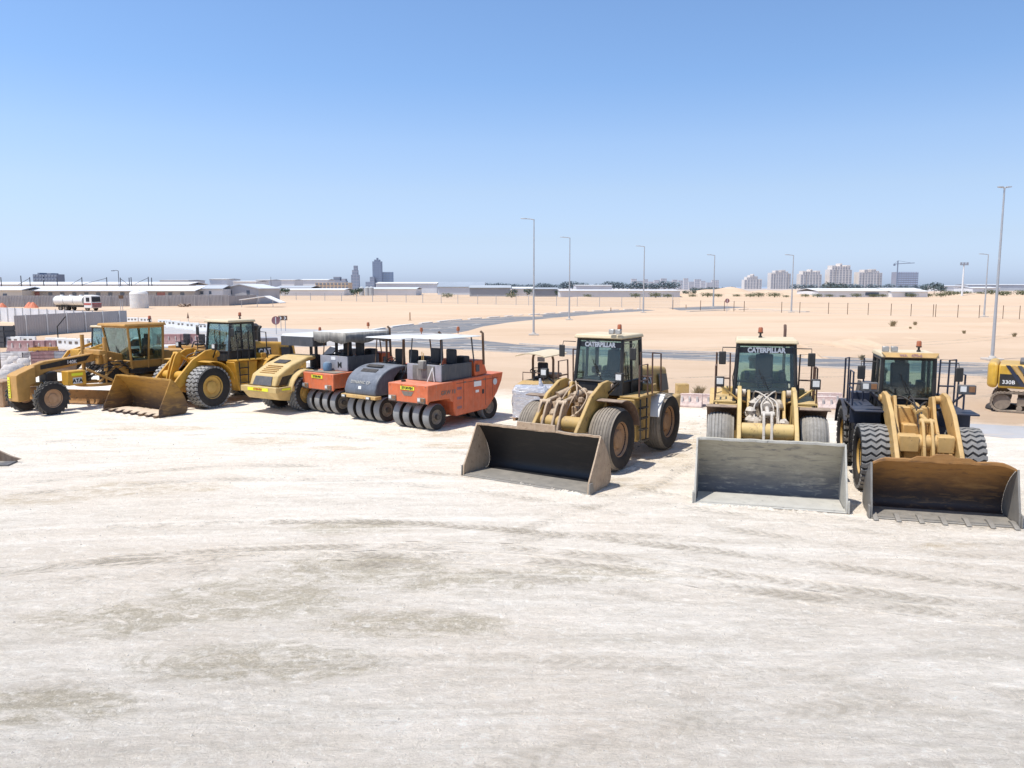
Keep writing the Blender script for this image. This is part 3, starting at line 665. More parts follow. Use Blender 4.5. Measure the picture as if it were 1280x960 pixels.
# ------------------------------------------------------------------ bucket
def bucket_profile(D, zl, s):
    pts = [(0, .035), (.38 * D, .02), (.72 * D, .035)]
    p0 = Vector((.72 * D, .035)); p3 = Vector((s, zl)); p1 = Vector((1.06 * D, .03)); p2 = Vector((D * 1.02 + (s - D) * .35, zl * .62))
    for i in range(1, 11):
        t = i / 10; q = (1 - t) ** 3 * p0 + 3 * (1 - t) ** 2 * t * p1 + 3 * (1 - t) * t * t * p2 + t ** 3 * p3
        pts.append((q.x, q.y))
    return pts
def bucket(parent, yedge, W, D, zl, s, inner, outer, floor, teeth=0, chamfer=0.0, guard=None, bolts=False, P_lip=None):
    """Bucket resting on the ground: shell, floor plate, side plates, cutting edge, teeth."""
    root = sub('bucket', parent, (0, yedge, 0))
    pr = bucket_profile(D, zl, s); th = .035
    n = len(pr); out = []
    for i, (y, z) in enumerate(pr):
        a = pr[max(i - 1, 0)]; b = pr[min(i + 1, n - 1)]; d = Vector((b[0] - a[0], b[1] - a[1])).normalized()
        out.append((y + d.y * th, z - d.x * th))
    mb = MB()
    for k in range(2, n - 1):   # back shell, strip of thick segments joined as one prism
        pass
    poly = pr[1:] + out[1:][::-1]
    h = W / 2; ns = 22; rj = random.Random(int(W * 1000)); m_ = len(poly)
    dent = [(rj.uniform(-.012, .012), rj.uniform(-.014, .010)) for _ in range(ns + 1)]
    def drop(x): return max(0.0, (abs(x) - (h - chamfer * 1.5)) / (chamfer * 1.5)) if chamfer else 0.0
    def warp(i, x, y, z):
        k = max(0.0, (z / zl - .55) / .45); return (x, y + dent[i][0] * k * 1.6, z * (1 - k * drop(x) * chamfer * .55) + dent[i][1] * k)
    for i in range(ns + 1):
        x = -h + W * i / ns
        for (y, z) in poly: mb.v.append(warp(i, x, y, z))
        if i:
            for j in range(m_):
                a = (i - 1) * m_ + j; b = (i - 1) * m_ + (j + 1) % m_; mb.f.append([a, b, b + m_, a + m_]); mb.mi.append(0)
    mb.f += [list(range(m_)), list(range((ns + 1) * m_ - 1, ns * m_ - 1, -1))]; mb.mi += [0, 0]
    mb.build('shell', [inner], root, smooth=35)
    fl = MB(); fl.box(-W / 2 + .02, W / 2 - .02, .03, .70 * D, .036, .052); fl.build('floor_plate', floor, root, smooth=0)
    ed = MB(); ed.prism([(-.03, .012), (-.02, .03), (.22, .062), (.24, .015)], -W / 2 - .03, W / 2 + .03); 
    if bolts:
        for k in range(10):
            x = -W / 2 + W * (k + .5) / 10; ed.tube([(x, .10, .04), (x, .10, .08)], .025, 6)
    ed.build('cutting_edge', floor, root, bevel=.006)
    for sg in (-1, 1):
        sp = MB()
        zz = zl * (1 - chamfer * .45)
        q = [(-.02, .02), (.0, .30), (s * .55 - .02, zz * .62), (s - .03, zz - .0)]
        q2 = [(y, z * (1 - (z / zl - .55) / .45 * (chamfer * .55)) if (chamfer and z > zl * .55) else z) for y, z in pr[::-1]]
        sp.prism(q + q2[:-1], sg * W / 2 - .022 + sg * .022, sg * W / 2 + .022 + sg * .022)
        sp.build('side_plate', outer, root, bevel=.006)
        ct = MB(); ct.prism([(-.05, .01), (-.03, .30), (.14, .30), (.22, .06), (.22, .01)], sg * (W / 2 + .045), sg * (W / 2 + .085)); ct.build('side_cutter', floor, root, bevel=.008)
    sg_ = MB()
    y, z = pr[-1]
    if guard == 'centre': sg_.prism([(-.62, zl - .03), (-.60, zl + .16), (.60, zl + .16), (.62, zl - .03)], y - .03, y + .03, 'y')
    elif guard == 'vee': sg_.prism([(-.75, zl - .03), (-.55, zl + .08), (-.28, zl + .08), (-.15, zl + .15), (.15, zl + .15), (.28, zl + .08), (.55, zl + .08), (.75, zl - .03)], y - .03, y + .03, 'y')
    for i in range(ns + 1):
        x = -h + W * i / ns; q_ = [warp(i, x, yy, zz_) for yy, zz_ in ((y - .03, zl - .05), (y + .055, zl - .05), (y + .05, zl + .012), (y - .028, zl + .012))]
        sg_.v += q_; b0 = len(sg_.v) - 4
        if i:
            for j in range(4): sg_.f.append([b0 - 4 + j, b0 - 4 + (j + 1) % 4, b0 + (j + 1) % 4, b0 + j]); sg_.mi.append(0)
        else: sg_.f.append([b0, b0 + 1, b0 + 2, b0 + 3]); sg_.mi.append(0)
    sg_.f.append([len(sg_.v) - 1, len(sg_.v) - 2, len(sg_.v) - 3, len(sg_.v) - 4]); sg_.mi.append(0)
    sg_.build('lip', P_lip or (inner if guard else outer), root, bevel=.004)
    if teeth:
        for k in range(teeth):
            x = -W / 2 + .06 + (W - .12) * k / (teeth - 1)
            t_ = MB(); t_.prism([(-.20, .015), (-.18, .04), (.12, .115), (.30, .09), (.30, .06), (.10, .012)], x - .055, x + .055)
            t_.build('tooth', floor, root, bevel=.012)
    # back ribs and pins
    for x in (-.72, .72, -.16, .16):
        hb = MB(); hb.prism([(D * .98, .28), (D * 1.30, .40), (D * 1.28, .58), (D * 1.02, .95)], x - .035, x + .035); hb.build('hinge_plate', outer, root, bevel=.01)
    return root

# ------------------------------------------------------------------ wheel loader
def cab(parent, cx, yf, yr, z0, z1, wb, wt, frame, roof, lower=.62, rake=.18, glass='glass', text_=None, over=.16, textmat='white_text', visor=None, beacon=True, seatc='seat', side_lower=None):
    """Operator's cab: pillars, lower panels, panes, roof, seat, wheel, beacon. Children of the machine."""
    z_g = z0 + lower; hb, ht = wb / 2, wt / 2
    def fx(z): return hb + (ht - hb) * (z - z0) / (z1 - z0)
    def fy(z): return yf + rake * (z - z0) / (z1 - z0)
    c = MB()
    for sx in (-1, 1):
        c.tube([(cx + sx * fx(z0), fy(z0), z0), (cx + sx * fx(z1), fy(z1), z1)], .058, 6)
        c.tube([(cx + sx * fx(z0), yr, z0), (cx + sx * fx(z1), yr - .05, z1)], .062, 6)
        ym = yf + (yr - yf) * .52
        c.tube([(cx + sx * fx(z0), ym, z0), (cx + sx * fx(z1), ym, z1)], .045, 6)
        c.tube([(cx + sx * fx(z_g), fy(z_g), z_g), (cx + sx * fx(z_g), yr, z_g)], .035, 6)
        c.tube([(cx + sx * ht, fy(z1), z1 - .04), (cx + sx * ht, yr - .05, z1 - .04)], .06, 6)
    for (y, z) in ((fy(z_g), z_g), (fy(z1), z1 - .04), (yr - .03, z_g + .15), (yr - .05, z1 - .04)):
        c.tube([(cx - fx(z), y, z), (cx + fx(z), y, z)], .045, 6)
    c.build('cab_frame', frame, parent, smooth=30)
    lp = MB(); e = .02
    lp.hull8([(cx - fx(z0) + e, fy(z0) + e, z0), (cx + fx(z0) - e, fy(z0) + e, z0), (cx + fx(z0) - e, yr - e, z0), (cx - fx(z0) + e, yr - e, z0)],
             [(cx - fx(z_g) + e, fy(z_g) + e, z_g - (.02)), (cx + fx(z_g) - e, fy(z_g) + e, z_g - .02), (cx + fx(z_g) - e, yr - e, z_g - .02), (cx - fx(z_g) + e, yr - e, z_g - .02)])
    lp.build('lower_panel', side_lower or frame, parent, bevel=.02)
    zt = z1 - .08; ym = yf + (yr - yf) * .52
    def pane(q, name='window'):
        a = [Vector(p) for p in q]; nn = (a[1] - a[0]).cross(a[3] - a[0]).normalized() * .004
        g = MB(); g.hull8([p - nn for p in a], [p + nn for p in a]); g.build(name, glass, parent, smooth=0)
    pane([(cx - fx(z_g) + .04, fy(z_g), z_g + .03), (cx + fx(z_g) - .04, fy(z_g), z_g + .03), (cx + fx(zt) - .04, fy(zt), zt), (cx - fx(zt) + .04, fy(zt), zt)], 'windscreen')
    pane([(cx - fx(z_g) + .04, yr - .03, z_g + .17), (cx + fx(z_g) - .04, yr - .03, z_g + .17), (cx + fx(zt) - .04, yr - .05, zt), (cx - fx(zt) + .04, yr - .05, zt)])
    for sx in (-1, 1):
        pane([(cx + sx * fx(z_g), fy(z_g) + .05, z_g + .03), (cx + sx * fx(z_g), ym - .04, z_g + .03), (cx + sx * fx(zt), ym - .04, zt), (cx + sx * fx(zt), fy(zt) + .05, zt)])
        pane([(cx + sx * fx(z_g), ym + .04, z_g + .03), (cx + sx * fx(z_g), yr - .06, z_g + .03), (cx + sx * fx(zt), yr - .1, zt), (cx + sx * fx(zt), ym + .04, zt)], 'window')
        hd = MB(); hd.tube([(cx + sx * (fx(z_g) + .05), ym - .12, z_g + .1), (cx + sx * (fx(z_g) + .07), ym - .12, z_g + .35), (cx + sx * (fx(z_g + .6) + .05), ym - .12, z_g + .62)], .014, 6); hd.build('grab_handle', 'black', parent)
    rf = MB(); o = over
    rf.hull8([(cx - ht - o * .5, fy(z1) - o, z1), (cx + ht + o * .5, fy(z1) - o, z1), (cx + ht + o * .5, yr + o * .4, z1), (cx - ht - o * .5, yr + o * .4, z1)],
             [(cx - ht - o * .3, fy(z1) - o * .8, z1 + .12), (cx + ht + o * .3, fy(z1) - o * .8, z1 + .12), (cx + ht + o * .3, yr + o * .2, z1 + .12), (cx - ht - o * .3, yr + o * .2, z1 + .12)])
    rf.build('roof', roof, parent, bevel=.035)
    # seat, dash, wheel
    st = MB(); sy = yf + (yr - yf) * .62
    st.cbox((cx, sy, z0 + .55), (.52, .5, .16)); st.build('seat', seatc, parent, bevel=.05)
    sb = MB(); sb.cbox((cx, sy + .28, z0 + .95), (.5, .14, .75), rx=-.12); sb.cbox((cx, sy + .33, z0 + 1.42), (.30, .12, .22), rx=-.1); sb.build('seat_back', seatc, parent, bevel=.05)
    ds = MB(); ds.cbox((cx, fy(z_g) + .22, z_g - .02), (wb * .62, .3, .22)); ds.cbox((cx + .5, sy, z0 + .7), (.16, .6, .3)); ds.cbox((cx - .5, sy, z0 + .7), (.14, .5, .22)); ds.build('dashboard', 'seat', parent, bevel=.04)
    sw = MB(); r_ = .2; cc = Vector((cx, fy(z_g) + .42, z_g + .16)); tl = Matrix.Rotation(R(-32), 3, 'X')
    ring = [cc + tl @ Vector((r_ * math.cos(2 * math.pi * i / 20), r_ * math.sin(2 * math.pi * i / 20), 0)) for i in range(21)]
    sw.tube(ring, .017, 6); sw.tube([cc, cc + tl @ Vector((0, .02, -.4))], .03, 6); sw.tube([ring[0], cc, ring[10]], .014, 6); sw.build('steering_wheel', 'seat', parent)
    wp = MB(); wp.tube([(cx + .12, fy(z_g) - .02, z_g + .04), (cx - .08, fy(z_g + .45) - .03, z_g + .5)], .012, 5); wp.cbox((cx - .1, fy(z_g + .4) - .03, z_g + .42), (.02, .02, .55), ry=-.35); wp.build('wiper', 'black', parent)
    if text_:
        q_ = MB(); za, zb_ = zt - .20, zt - .03
        q_.add([(cx - fx(za) + .05, fy(za) - .008, za), (cx + fx(za) - .05, fy(za) - .008, za), (cx + fx(zb_) - .05, fy(zb_) - .008, zb_), (cx - fx(zb_) + .05, fy(zb_) - .008, zb_)], [(0, 1, 2, 3)]); q_.build('sun_band', 'seat', parent, smooth=0)
        ang = math.pi / 2 - math.atan2(rake, z1 - z0)
        text(parent, 'lettering', text_, .19, (cx, fy(zt - .12) - .02, zt - .12), (math.pi / 2 - math.atan2(rake, z1 - z0), 0, 0), textmat, .012, .86)
    if beacon:
        b = MB(); bx, by = cx + beacon[0], ym + beacon[1]
        b.lathe([(0.001, .0), (.055, .0), (.055, .04), (.03, .06), (.03, .12), (.075, .13), (.075, .16), (.001, .16)], (bx, by, z1 + .12), 12, 'z', False)
        b.build('beacon_base', 'black', parent)
        b = MB(); b.lathe([(0.001, .161), (.07, .161), (.066, .28), (.045, .31), (.001, .315)], (bx, by, z1 + .12), 14, 'z', False); b.build('beacon', 'amber', parent)
    return fx, fy

def rail(parent, pts, r=.026, m='rail_brown', name='handrail'):
    mb = MB()
    for p in pts: mb.tube(p, r, 6)
    return mb.build(name, m, parent)
def mirror(parent, base, head, m='black', size=(.20, .05, .38), rz=0.0):
    mb = MB(); mb.tube([base, (head[0], base[1], base[2]), (head[0], head[1], head[2] + .1)], .016, 6); mb.build('mirror_arm', m, parent)
    mb = MB(); mb.cbox(head, size, rz); mb.build('mirror', m, parent, bevel=.03)
def lamp_box(parent, c, size=(.24, .14, .24), m='black', lens='lens', name='headlight', n=1):
    mb = MB(); mb.cbox(c, size); o = mb.build(name, m, parent, bevel=.015)
    for k in range(n):
        g = MB(); w_ = size[0] / n
        g.cbox((c[0] - size[0] / 2 + w_ * (k + .5), c[1] - size[1] / 2 - .006, c[2] + .02), (w_ * .72, .014, size[2] * .6)); g.build('lens', lens if k == 0 or n == 1 else 'amber_dull', o, bevel=.004)
    return o

def wheel_loader(label, loc, rz, P):
    t = thing('wheel_loader', label, 'wheel loader', (loc[0], loc[1], 0), rz, P.get('group'))
    pm, fm = P['paint'], P['frame']; TR, TW, tr = P.get('R', .935), P.get('TW', .72), P.get('track', 1.2)
    WBs = P.get('wb', 3.65)
    for sx in (-1, 1):
        wheel(t, sx * tr, 0, TR, TW, P['lug'], P['tyre'], P['rim'], sx, P.get('lmat'))
        wheel(t, sx * tr, WBs, TR, TW, P['lug'], P['tyre'], P['rim'], sx, P.get('lmat'))
    # frames
    f = MB(); f.cbox((0, .35, .95), (.85, 1.9, .55)); f.tube([(-tr, 0, TR), (tr, 0, TR)], .2, 12); f.cbox((0, 0, TR), (.7, .6, .6)); f.build('front_frame', P['armm'], t, bevel=.03)
    f = MB(); f.cbox((0, 3.1, .95), (.95, 3.4, .6)); f.tube([(-tr, WBs, TR), (tr, WBs, TR)], .2, 12); f.cbox((0, 1.35, 1.1), (.45, .8, .8)); f.build('rear_frame', fm, t, bevel=.03)
    for sx in (-1, 1):
        f = MB(); f.prism([(-.35, .75), (1.05, .75), (1.1, 1.5), (1.0, 2.35), (.62, 2.42), (.35, 1.9), (-.1, 1.5), (-.45, 1.1)], sx * .47 - .04, sx * .47 + .04); f.build('loader_tower', P['armm'], t, bevel=.015)
    # lift arms, boomerang plates
    ye = P['yedge']; D = P['D']; yp = ye + D * 1.2          # bucket hinge
    for sx in (-1, 1):
        xx = sx * .72
        a = MB(); fat = P.get('armfat', 1.0)
        up = [(.98, 2.18), (.95, 2.42), (.66, 2.52), (.25, 2.50 - .02), (-.45, 2.06 + .05 * fat), (-1.10, 1.50), (-1.62, .95), (yp - .10, .62), (yp - .14, .40)]
        dn = [(yp + .02, .28), (yp + .22, .34), (-1.28, .82), (-.85, 1.12), (-.30, 1.55 - .12 * fat), (.25, 1.98 - .14 * fat), (.70, 2.10)]
        a.prism(up + dn, xx - .055, xx + .055); o = a.build('lift_arm', P['armm'], t, bevel=.02)
        for pa, pb in (((xx - sx * .17, .84, 2.30), (xx + sx * .10, .84, 2.30)), ((xx - .12, yp + .05, .44), (xx + .12, yp + .05, .44))):
            b = MB(); b.tube([pa, pb], .11, 14); b.build('pin', P['cyl'], o)
        c = MB(); c.tube([(sx * .60, .55, 1.02), (sx * .60, -.30, 1.15)], .105, 14); c.tube([(sx * .60, -.30, 1.15), (sx * .60, -.95, 1.25)], .05, 10); c.build('lift_cylinder', P['cyl'], t)
    cz = P.get('cz', 1.42); cy_ = P.get('cyy', -.78)
    c = MB(); c.tube([(-.66, cy_, cz), (.66, cy_, cz)], .21, 18)
    if P.get('boxy'):
        c.cbox((-.40, cy_, cz), (.46, .46, .40)); c.cbox((.44, cy_, cz), (.38, .46, .40))
    c.build('cross_tube', P['armm'], t, bevel=.02)
    levers = P.get('levers', (0,))
    for lx in levers:
        for d in (-.10, .10):
            l_ = MB(); ldz = P.get('ldz', 0); l_.prism([(py_, pz_ + ldz * (pz_ - .52) / 1.5) for py_, pz_ in [(-.74, 1.98), (-.60, 2.02), (-.50, 1.92), (-.72, 1.35), (-.86, .98), (-1.08, .58), (-1.20, .52), (-1.27, .60), (-1.24, .95), (-1.10, 1.35), (-.86, 1.85)]], lx + d - .035, lx + d + .035)
            l_.build('tilt_lever', P['cyl'], t, bevel=.015)
        c = MB(); c.tube([(lx, .72, 2.12), (lx, -.02, 2.02)], .125, 14); c.tube([(lx, -.02, 2.02), (lx, -.06, 2.015)], .145, 14); c.tube([(lx, -.06, 2.01), (lx, -.66, 1.95 + P.get('ldz', 0))], .06, 10)
        c.tube([(lx - .17, -.68, 1.94 + P.get('ldz', 0)), (lx + .17, -.68, 1.94 + P.get('ldz', 0))], .07, 10); c.build('tilt_cylinder', P['cyl'], t)
        c = MB(); c.prism([(-1.12, .50), (-1.2, .66), (yp - .02, .78), (yp + .05, .62)], lx - .05, lx + .05); c.tube([(lx - .18, -1.17, .6), (lx + .18, -1.17, .6)], .08, 10); c.build('tilt_link', P['cyl'], t, bevel=.01)
        r2 = random.Random(int(lx * 100) + 5)
    r2 = random.Random(len(label))
    for k in range(P.get('nh', 3)):
        x0 = r2.uniform(-.45, .45); x1 = r2.uniform(-.4, .4)
        hs = MB(); p = [Vector((x0, .95, 2.05 + r2.uniform(-.25, .2))), Vector((x0 * .9, .55, 2.35 + r2.uniform(-.1, .1))), Vector((x1, .1, 2.2 + r2.uniform(-.1, .05))), Vector((x1 * 1.1, -.3, 1.85 + r2.uniform(-.15, .1))), Vector((x1, -.62, 1.5 + r2.uniform(-.2, .2)))]
        hs.tube(smooth_path(p, 4), .022, 6); hs.build('hose', P.get('hose', 'black'), t)
    tb = MB(); tb.box(-.42, .42, .62, 1.02, .9, 2.12); tb.box(-.30, .30, .30, .62, 1.2, 1.7); tb.build('valve_block', P['cyl'], t, bevel=.03)
    bucket(t, ye, P['W'], D, P['zl'], P['s'], P['inner'], P['outer'], P['floor'], P.get('teeth', 0), P.get('chamfer', 0), P.get('guard'), P.get('bolts', False), P.get('lipm'))
    # front fenders and working lights on stalks
    for sx in (-1, 1):
        if P.get('flatfender'):
            fd = MB(); fd.box(sx * tr - .40, sx * tr + .40, .30, 1.15, 1.98, 2.03); fd.box(sx * tr - .40, sx * tr + .40, 1.10, 1.16, 1.55, 1.98); fd.build('front_fender', P['fend'], t, bevel=.015)
        else:
            fd = MB(); outp = arc(0, TR, TR + .16, 176, 62 if P.get('longfender', 1) else 90, 10); inn = arc(0, TR, TR + .12, 176, 62, 10)
            # runs from behind the tyre over its top
            a0 = [(-p[0], p[1]) for p in arc(0, TR + .02, TR + .17, 168, 78, 10)]; a1 = [(-p[0], p[1]) for p in arc(0, TR + .02, TR + .135, 168, 78, 10)]
            fd.prism(a0 + a1[::-1], sx * tr - .40, sx * tr + .42); fd.build('front_fender', P['fend'], t, bevel=.01)
        bx = sx * (tr + .02)
        st = MB(); st.tube([(sx * .55, .75, 2.05), (sx * .78, .62, 2.15), (bx, .42, 2.52)], .032, 6); st.build('lamp_bracket', P.get('stalk', pm), t)
        lamp_box(t, (bx + sx * .04, .34, 2.66), P.get('lampsize', (.24, .14, .28)), P.get('lampbox', 'black'), n=P.get('lampn', 1))
    # caked lumps of cement or mud over the linkage
    if P.get('lumps'):
        for k in range(P['lumps']):
            q = MB(); n_, k_ = 9, 5; s_ = r2.uniform(.07, .17); cx_, cy2, cz2 = r2.uniform(-.5, .5), r2.uniform(-.75, .6), 0
            cz2 = 1.5 + (cy2 + .75) * .50 + r2.uniform(-.12, .12)
            for j in range(k_ + 1):
                for i in range(n_):
                    a = 2 * math.pi * i / n_; ph = math.pi * j / k_; rr_ = s_ * r2.uniform(.75, 1.25); q.v.append((cx_ + rr_ * math.sin(ph) * math.cos(a), cy2 + rr_ * math.sin(ph) * math.sin(a), cz2 + rr_ * math.cos(ph)))
            for j in range(k_):
                for i in range(n_): q.f.append([j * n_ + i, j * n_ + (i + 1) % n_, (j + 1) * n_ + (i + 1) % n_, (j + 1) * n_ + i]); q.mi.append(0)
            q.build('caked_lump', P['cyl'], t, smooth=30)
    # cab
    z0, z1 = P.get('z0', 1.95), P.get('z1', 3.72)
    cab(t, P.get('cx', 0), P.get('cy0', 1.42), P.get('cy1', 2.95), z0, z1, P.get('wb_', 1.62), P.get('wt_', 1.5), P['cabm'], P['roof'], P.get('lower', .55), P.get('rake', .20), P.get('glass', 'glass'), P.get('text'), P.get('over', .2), beacon=P.get('beacon', (.35, .1)), seatc=P.get('seatc', 'seat'))
    for sx in (-1, 1):
        mirror(t, (sx * .78, 1.45, z1 - .12), (sx * (1.12 + .1), 1.35, z1 - .42), 'black')
        # platforms, steps, rails
        pf = MB(); pf.box(sx * .80, sx * 1.42, 1.35, 3.0, 1.92, 1.98) if sx > 0 else pf.box(-1.42, -.80, 1.35, 3.0, 1.92, 1.98); pf.build('platform', P.get('plat', pm), t, bevel=.01)
        tk = MB(); x0, x1 = sorted((sx * .72, sx * 1.30)); tk.prism([(1.32, 1.90), (2.65, 1.90), (2.50, .55), (1.62, .55)], x0, x1); tk.build('side_tank', P.get('tankm', pm), t, bevel=.03)
        ld = MB(); xs = sx * 1.42
        ld.tube([(xs, 1.5, 1.9), (xs, 1.55, .55)], .025, 6); ld.tube([(xs, 2.0, 1.9), (xs, 1.98, .55)], .025, 6)
        for z in (.6, .95, 1.3, 1.62): ld.cbox((xs, 1.76, z), (.14, .46, .035))
        ld.build('ladder', P.get('ladm', 'black'), t)
        a, b = sx * 1.40, sx * 1.02
        h = P.get('railh', .95)
        rail(t, [[(a, 1.45, 1.98), (a, 1.45, 1.98 + h), (a, 2.05, 1.98 + h), (a, 2.1, 1.98)], [(a, 1.45, 1.98 + h * .5), (a, 2.08, 1.98 + h * .5)]], m=P.get('railm', 'rail_brown'))
        rail(t, [[(a, 2.45, 1.98), (a, 2.42, 1.98 + h + .32), (sx * 1.0, 2.42, 1.98 + h + .32), (sx * .98, 2.42, 2.0)], [(a, 2.42, 1.98 + h * .55), (sx * .98, 2.42, 1.98 + h * .55)], [(a, 2.42, 1.98 + h + .32), (a, 3.1, 1.98 + h + .25), (a, 3.15, 1.98)]], m=P.get('railm', 'rail_brown'))
    # rear fenders, hood, counterweight
    for sx in (-1, 1):
        fd = MB(); a0 = [(WBs + p[0], p[1]) for p in arc(0, TR, TR + .2, P.get('rf0', 150), P.get('rf1', 12), 12)]; a1 = [(WBs + p[0], p[1]) for p in arc(0, TR, TR + .155, P.get('rf0', 150), P.get('rf1', 12), 12)]
        fd.prism(a0 + a1[::-1], sx * tr - .38, sx * tr + .40); fd.build('rear_fender', P.get('rfend', pm), t, bevel=.01)
        st = MB(); x0, x1 = sorted((sx * .62, sx * 1.22)); st.box(x0, x1, 2.95, 3.25, 1.55, 2.2); st.build('hood_step', P.get('tankm', pm), t, bevel=.03)
    hd = MB(); hm = P.get('hoodm', pm); ht = P.get('hoodz', 2.72)
    hd.hull8([(-.78, 3.0, 1.25), (.78, 3.0, 1.25), (.74, 5.7, 1.25), (-.74, 5.7, 1.25)], [(-.66, 3.0, ht), (.66, 3.0, ht), (.6, 5.6, ht - .2), (-.6, 5.6, ht - .2)]); h_ = hd.build('hood', hm, t, bevel=.12, seg=3)
    for sx in (-1, 1):
        gl = MB(); gl.hull8([(sx * .775, 4.6, 1.75), (sx * .765, 5.4, 1.75), (sx * .69, 5.35, 2.3), (sx * .705, 4.6, 2.35)], [(sx * .785, 4.6, 1.75), (sx * .775, 5.4, 1.75), (sx * .70, 5.35, 2.3), (sx * .715, 4.6, 2.35)]); gl.build('grille', 'black', h_)
        pn = MB(); pn.hull8([(sx * .76, 3.15, 1.98), (sx * .76, 3.95, 1.98), (sx * .70, 3.95, 2.4), (sx * .70, 3.15, 2.4)], [(sx * .79, 3.15, 1.98), (sx * .79, 3.95, 1.98), (sx * .73, 3.95, 2.4), (sx * .73, 3.15, 2.4)])
        pn.build('side_badge', P.get('badge', 'black'), h_)
        if P.get('hoodtext'):
            text(h_, 'lettering', P['hoodtext'], .36, (sx * .775, 3.55, 2.2), (R(80), 0, sx * R(90)), 'white_text', .012)
    cw = MB(); cw.hull8([(-1.1, 5.1, .75), (1.1, 5.1, .75), (1.0, 5.95, .9), (-1.0, 5.95, .9)], [(-1.1, 5.05, 1.5), (1.1, 5.05, 1.5), (1.02, 6.0, 1.55), (-1.02, 6.0, 1.55)]); cw.build('counterweight', P.get('cwm', pm), t, bevel=.08, seg=3)
    ex = MB(); eh = P.get('exh', .55); exx = P.get('exx', .35); ex.tube([(exx, 3.6, ht - .1), (exx, 3.6, ht + eh), (exx, 3.72, ht + eh + .13)], P.get('exr', .07), 12); ex.build('exhaust_pipe', P.get('exm', 'rail_brown'), t)
    ac = MB(); ks = P.get('acs', 1.0); ac.lathe([(r_ * ks, z_ * ks) for r_, z_ in [(.001, 0), (.13, 0), (.13, .25), (.16, .27), (.17, .36), (.1, .42), (.001, .43)]], (-.28, 3.75, ht), 14, 'z', False); ac.build('air_cleaner', 'black', t)
    return t
GL = 'wheel loaders parked with their buckets on the ground'
base_ = dict(group=GL)
# black-bucket loader
L1 = wheel_loader('wheel loader with big black toothless bucket, cab lettering, beside wrapped pallet', (1.88, 23.5), R(-32.8), dict(group=GL,
    paint='khaki', frame='yellow_dark', armm='khaki', cyl='mudsteel', hose='mudsteel', tyre='tyre_tan', rim='rim_brown', lug='ribbed', track=1.2,
    yedge=-2.93, W=3.9, D=1.45, zl=1.42, s=.68, inner='blacksteel', outer='mudsteel', floor='floorsteel', guard='centre', lipm='mudsteel', armfat=2.0,
    lumps=14, cz=1.38, levers=(-.62, -.08), fend='fender_brown', cabm='black', roof='canopy_cream', text='CATERPILLAR', hoodtext='CAT', beacon=(.45, -.2), z1=3.70, tankm='khaki', rfend='white_paint', rf0=165, rf1=122, stalk='black', lower=.42))
L2 = wheel_loader('wheel loader with concrete-caked grey bucket standing between the other two right-hand loaders', (6.94, 21.55), R(-15.2), dict(group=GL,
    paint='cream', frame='yellow_dark', armm='cream', cyl='cement', hose='cement', tyre='tyre_dusty', rim='rim_brown', lug='ribbed', track=1.2,
    yedge=-2.92, W=3.44, D=1.5, zl=1.52, s=.72, inner='greysteel', outer='steel_light', floor='steel_light', cabm='black', roof='canopy_cream', lumps=20, nh=5, cz=1.5, exh=1.25, exx=.62, exr=.045,
    levers=(0,), fend='fender_brown', text='CATERPILLAR', wb_=1.72, wt_=1.55, z1=3.66, lower=.30, beacon=(-.15, .2), railh=1.0, exm='rail_brown', cx=0.0))
L3 = wheel_loader('wheel loader with navy rear frame and rusty brown bucket with bolted teeth', (10.50, 20.4), R(-15), dict(group=GL,
    paint='navy', frame='navy', armm='arm_yellow', cyl='arm_yellow', hose='black', tyre='tyre', rim='rim_yellow', lug='chunky', R=.87, TW=.66, track=1.1,
    yedge=-2.98, W=2.98, D=1.35, zl=1.36, s=.34, inner='rusted', outer='floorsteel', floor='floorsteel', teeth=7, chamfer=.17, guard='vee', boxy=True,
    levers=(.04,), fend='navy', flatfender=True, cabm='black', roof='canopy_cream', wb_=1.36, wt_=1.3, z0=1.8, z1=3.36, cy0=1.5, cy1=2.85, lower=.42, rake=.05, over=.18,
    beacon=(.35, -.1), tankm='navy', hoodm='navy', cwm='navy', plat='navy', railm='navy', lampbox='paneldark', lampsize=(.40, .18, .24), lampn=2, stalk='navy', rfend='navy', wb=3.3, hoodz=2.45, seatc='navy'))
# yellow visor with lettering on the third loader's roof
v = MB(); v.hull8([(-.62, 1.30, 3.375), (.62, 1.30, 3.375), (.62, 1.5, 3.375), (-.62, 1.5, 3.375)], [(-.72, 1.36, 3.50), (.72, 1.36, 3.50), (.72, 1.5, 3.50), (-.72, 1.5, 3.50)]); v.build('visor', 'arm_yellow', L3, bevel=.01)
text(L3, 'lettering', 'WA   470-6', .11, (0, 1.312, 3.43), (R(65), 0, 0), 'maroon', .004)
def roof_lamps(t, x, y, z, n=2):
    for k in range(n):
        q = MB(); q.cbox((x + k * .22, y, z + .09), (.17, .14, .15)); q.build('roof_lamp', 'chrome', t, bevel=.02)
roof_lamps(L3, -.62, 1.45, 3.50); roof_lamps(L1, .50, 1.38, 3.84, 2)
L4 = wheel_loader('wheel loader with rusty yellow toothed bucket, parked beside the motor grader', (-14.35, 35.55), R(-32), dict(group=GL,
    paint='yellow', frame='yellow_dark', armm='yellow', cyl='yellow', hose='black', tyre='tyre', rim='rim_yellow', lug='chunky', track=1.2, lmat='lug_dusty', ldz=.45, acs=1.9,
    yedge=-2.95, W=3.75, D=1.5, zl=1.5, s=.62, inner='rustyellow', outer='rustyellow', floor='rusted', teeth=8, cabm='black', roof='canopy_cream', levers=(0,),
    fend='yellow', hoodtext='CAT', z1=3.66, z0=1.9, lower=.45, beacon=(.1, .5), railm='black', stalk='black', exm='black'))
